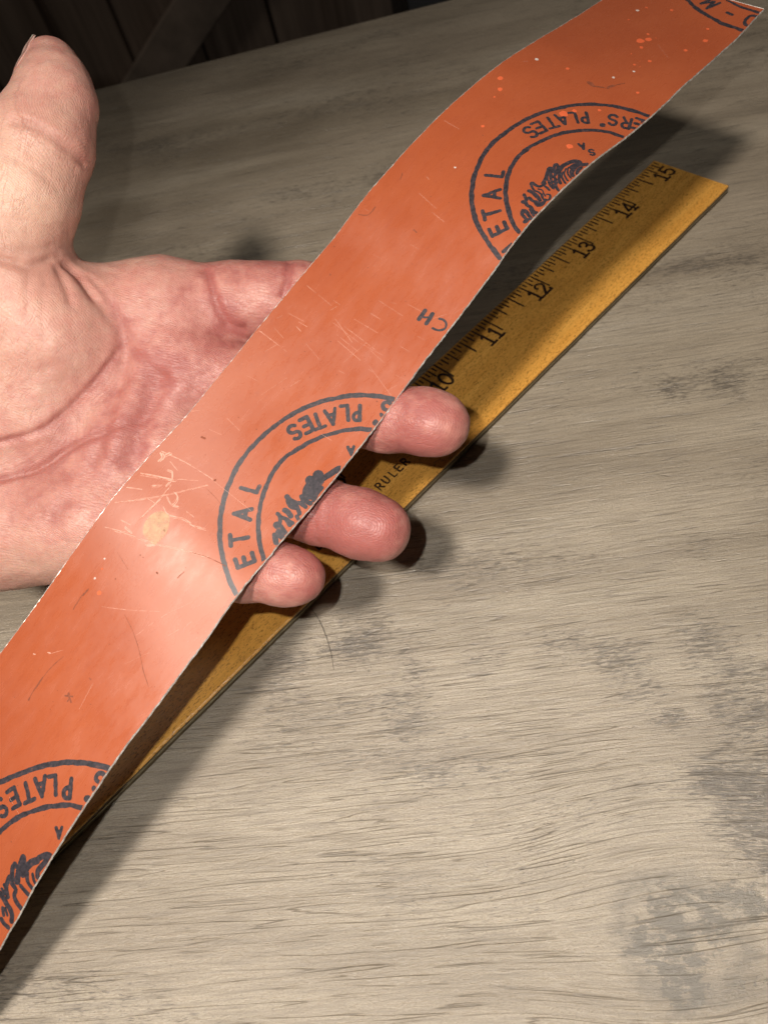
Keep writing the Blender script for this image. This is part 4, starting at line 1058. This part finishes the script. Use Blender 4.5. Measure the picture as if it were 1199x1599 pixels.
    # beyond the flesh the plate runs straight on
    tt = tt.reshape(rows, cols)
    for i in range(1, rows):
        tt[i] = np.maximum(tt[i], tt[i - 1] - 0.34)
    tt = tt.ravel() + 0.18
    top = O + Di * tt[:, None]
    low = O + Di * (tt[:, None] - 0.5)
    n = len(top)
    f = []; mi = []
    for i in range(rows - 1):
        for j in range(cols - 1):
            k = i * cols + j
            f.append((k, k + 1, k + cols + 1, k + cols)); mi.append(1 if i >= rows - 3 else 0)
            f.append((n + k, n + k + cols, n + k + cols + 1, n + k + 1)); mi.append(1 if i >= rows - 3 else 0)
    rim = [j for j in range(cols)] + [i * cols + cols - 1 for i in range(1, rows)] + [(rows - 1) * cols + j for j in range(cols - 2, -1, -1)] + [i * cols for i in range(rows - 2, 0, -1)]
    for q in range(len(rim)):
        r_, s_ = rim[q], rim[(q + 1) % len(rim)]
        f.append((r_, s_, n + s_, n + r_)); mi.append(0)
    mesh_obj('thumb_nail', np.r_[top, low], f, [M_NAIL, M_NAILTIP], o, True, mi)
    return o

def smooth_line3(P):
    P = np.asarray(P, float)
    if len(P) < 3:
        return P
    out = []
    for i in range(len(P) - 1):
        p0, p1, p2, p3 = P[max(i - 1, 0)], P[i], P[i + 1], P[min(i + 2, len(P) - 1)]
        for s in np.linspace(0, 1, 5)[:-1]:
            out.append(.5 * (2 * p1 + (p2 - p0) * s + (2 * p0 - 5 * p1 + 4 * p2 - p3) * s * s + (3 * p1 - p0 - 3 * p2 + p3) * s ** 3))
    out.append(P[-1])
    return np.array(out)
build_hand()

# ------------------------------------------------------------------ a fallen hair on the table
def tube(P, r, seg=6):
    P = np.asarray(P, float)
    T = np.gradient(P, axis=0); T /= np.linalg.norm(T, axis=1)[:, None]
    up = np.array([0, 0, 1.0])
    v = []; f = []
    for i, (p, t) in enumerate(zip(P, T)):
        a = np.cross(up, t); a /= np.linalg.norm(a); b_ = np.cross(t, a)
        rr = r * (1 - .5 * abs(i / (len(P) - 1) - .4))
        for k in range(seg):
            an = 2 * math.pi * k / seg
            v.append(p + (a * math.cos(an) + b_ * math.sin(an)) * rr)
    for i in range(len(P) - 1):
        for k in range(seg):
            f.append((i * seg + k, i * seg + (k + 1) % seg, (i + 1) * seg + (k + 1) % seg, (i + 1) * seg + k))
    return v, f
hp = smooth_line(np.array(HAIR)[:, :2])
hz = 0.10 + 0.5 * np.sin(np.linspace(0, math.pi, len(hp))) ** 2
v, f = tube(np.c_[hp, hz], 0.075)
tag(mesh_obj('hair', v, f, M_HAIR, None, True), 'single thin dark curved hair lying on the table below the little finger', 'hair')
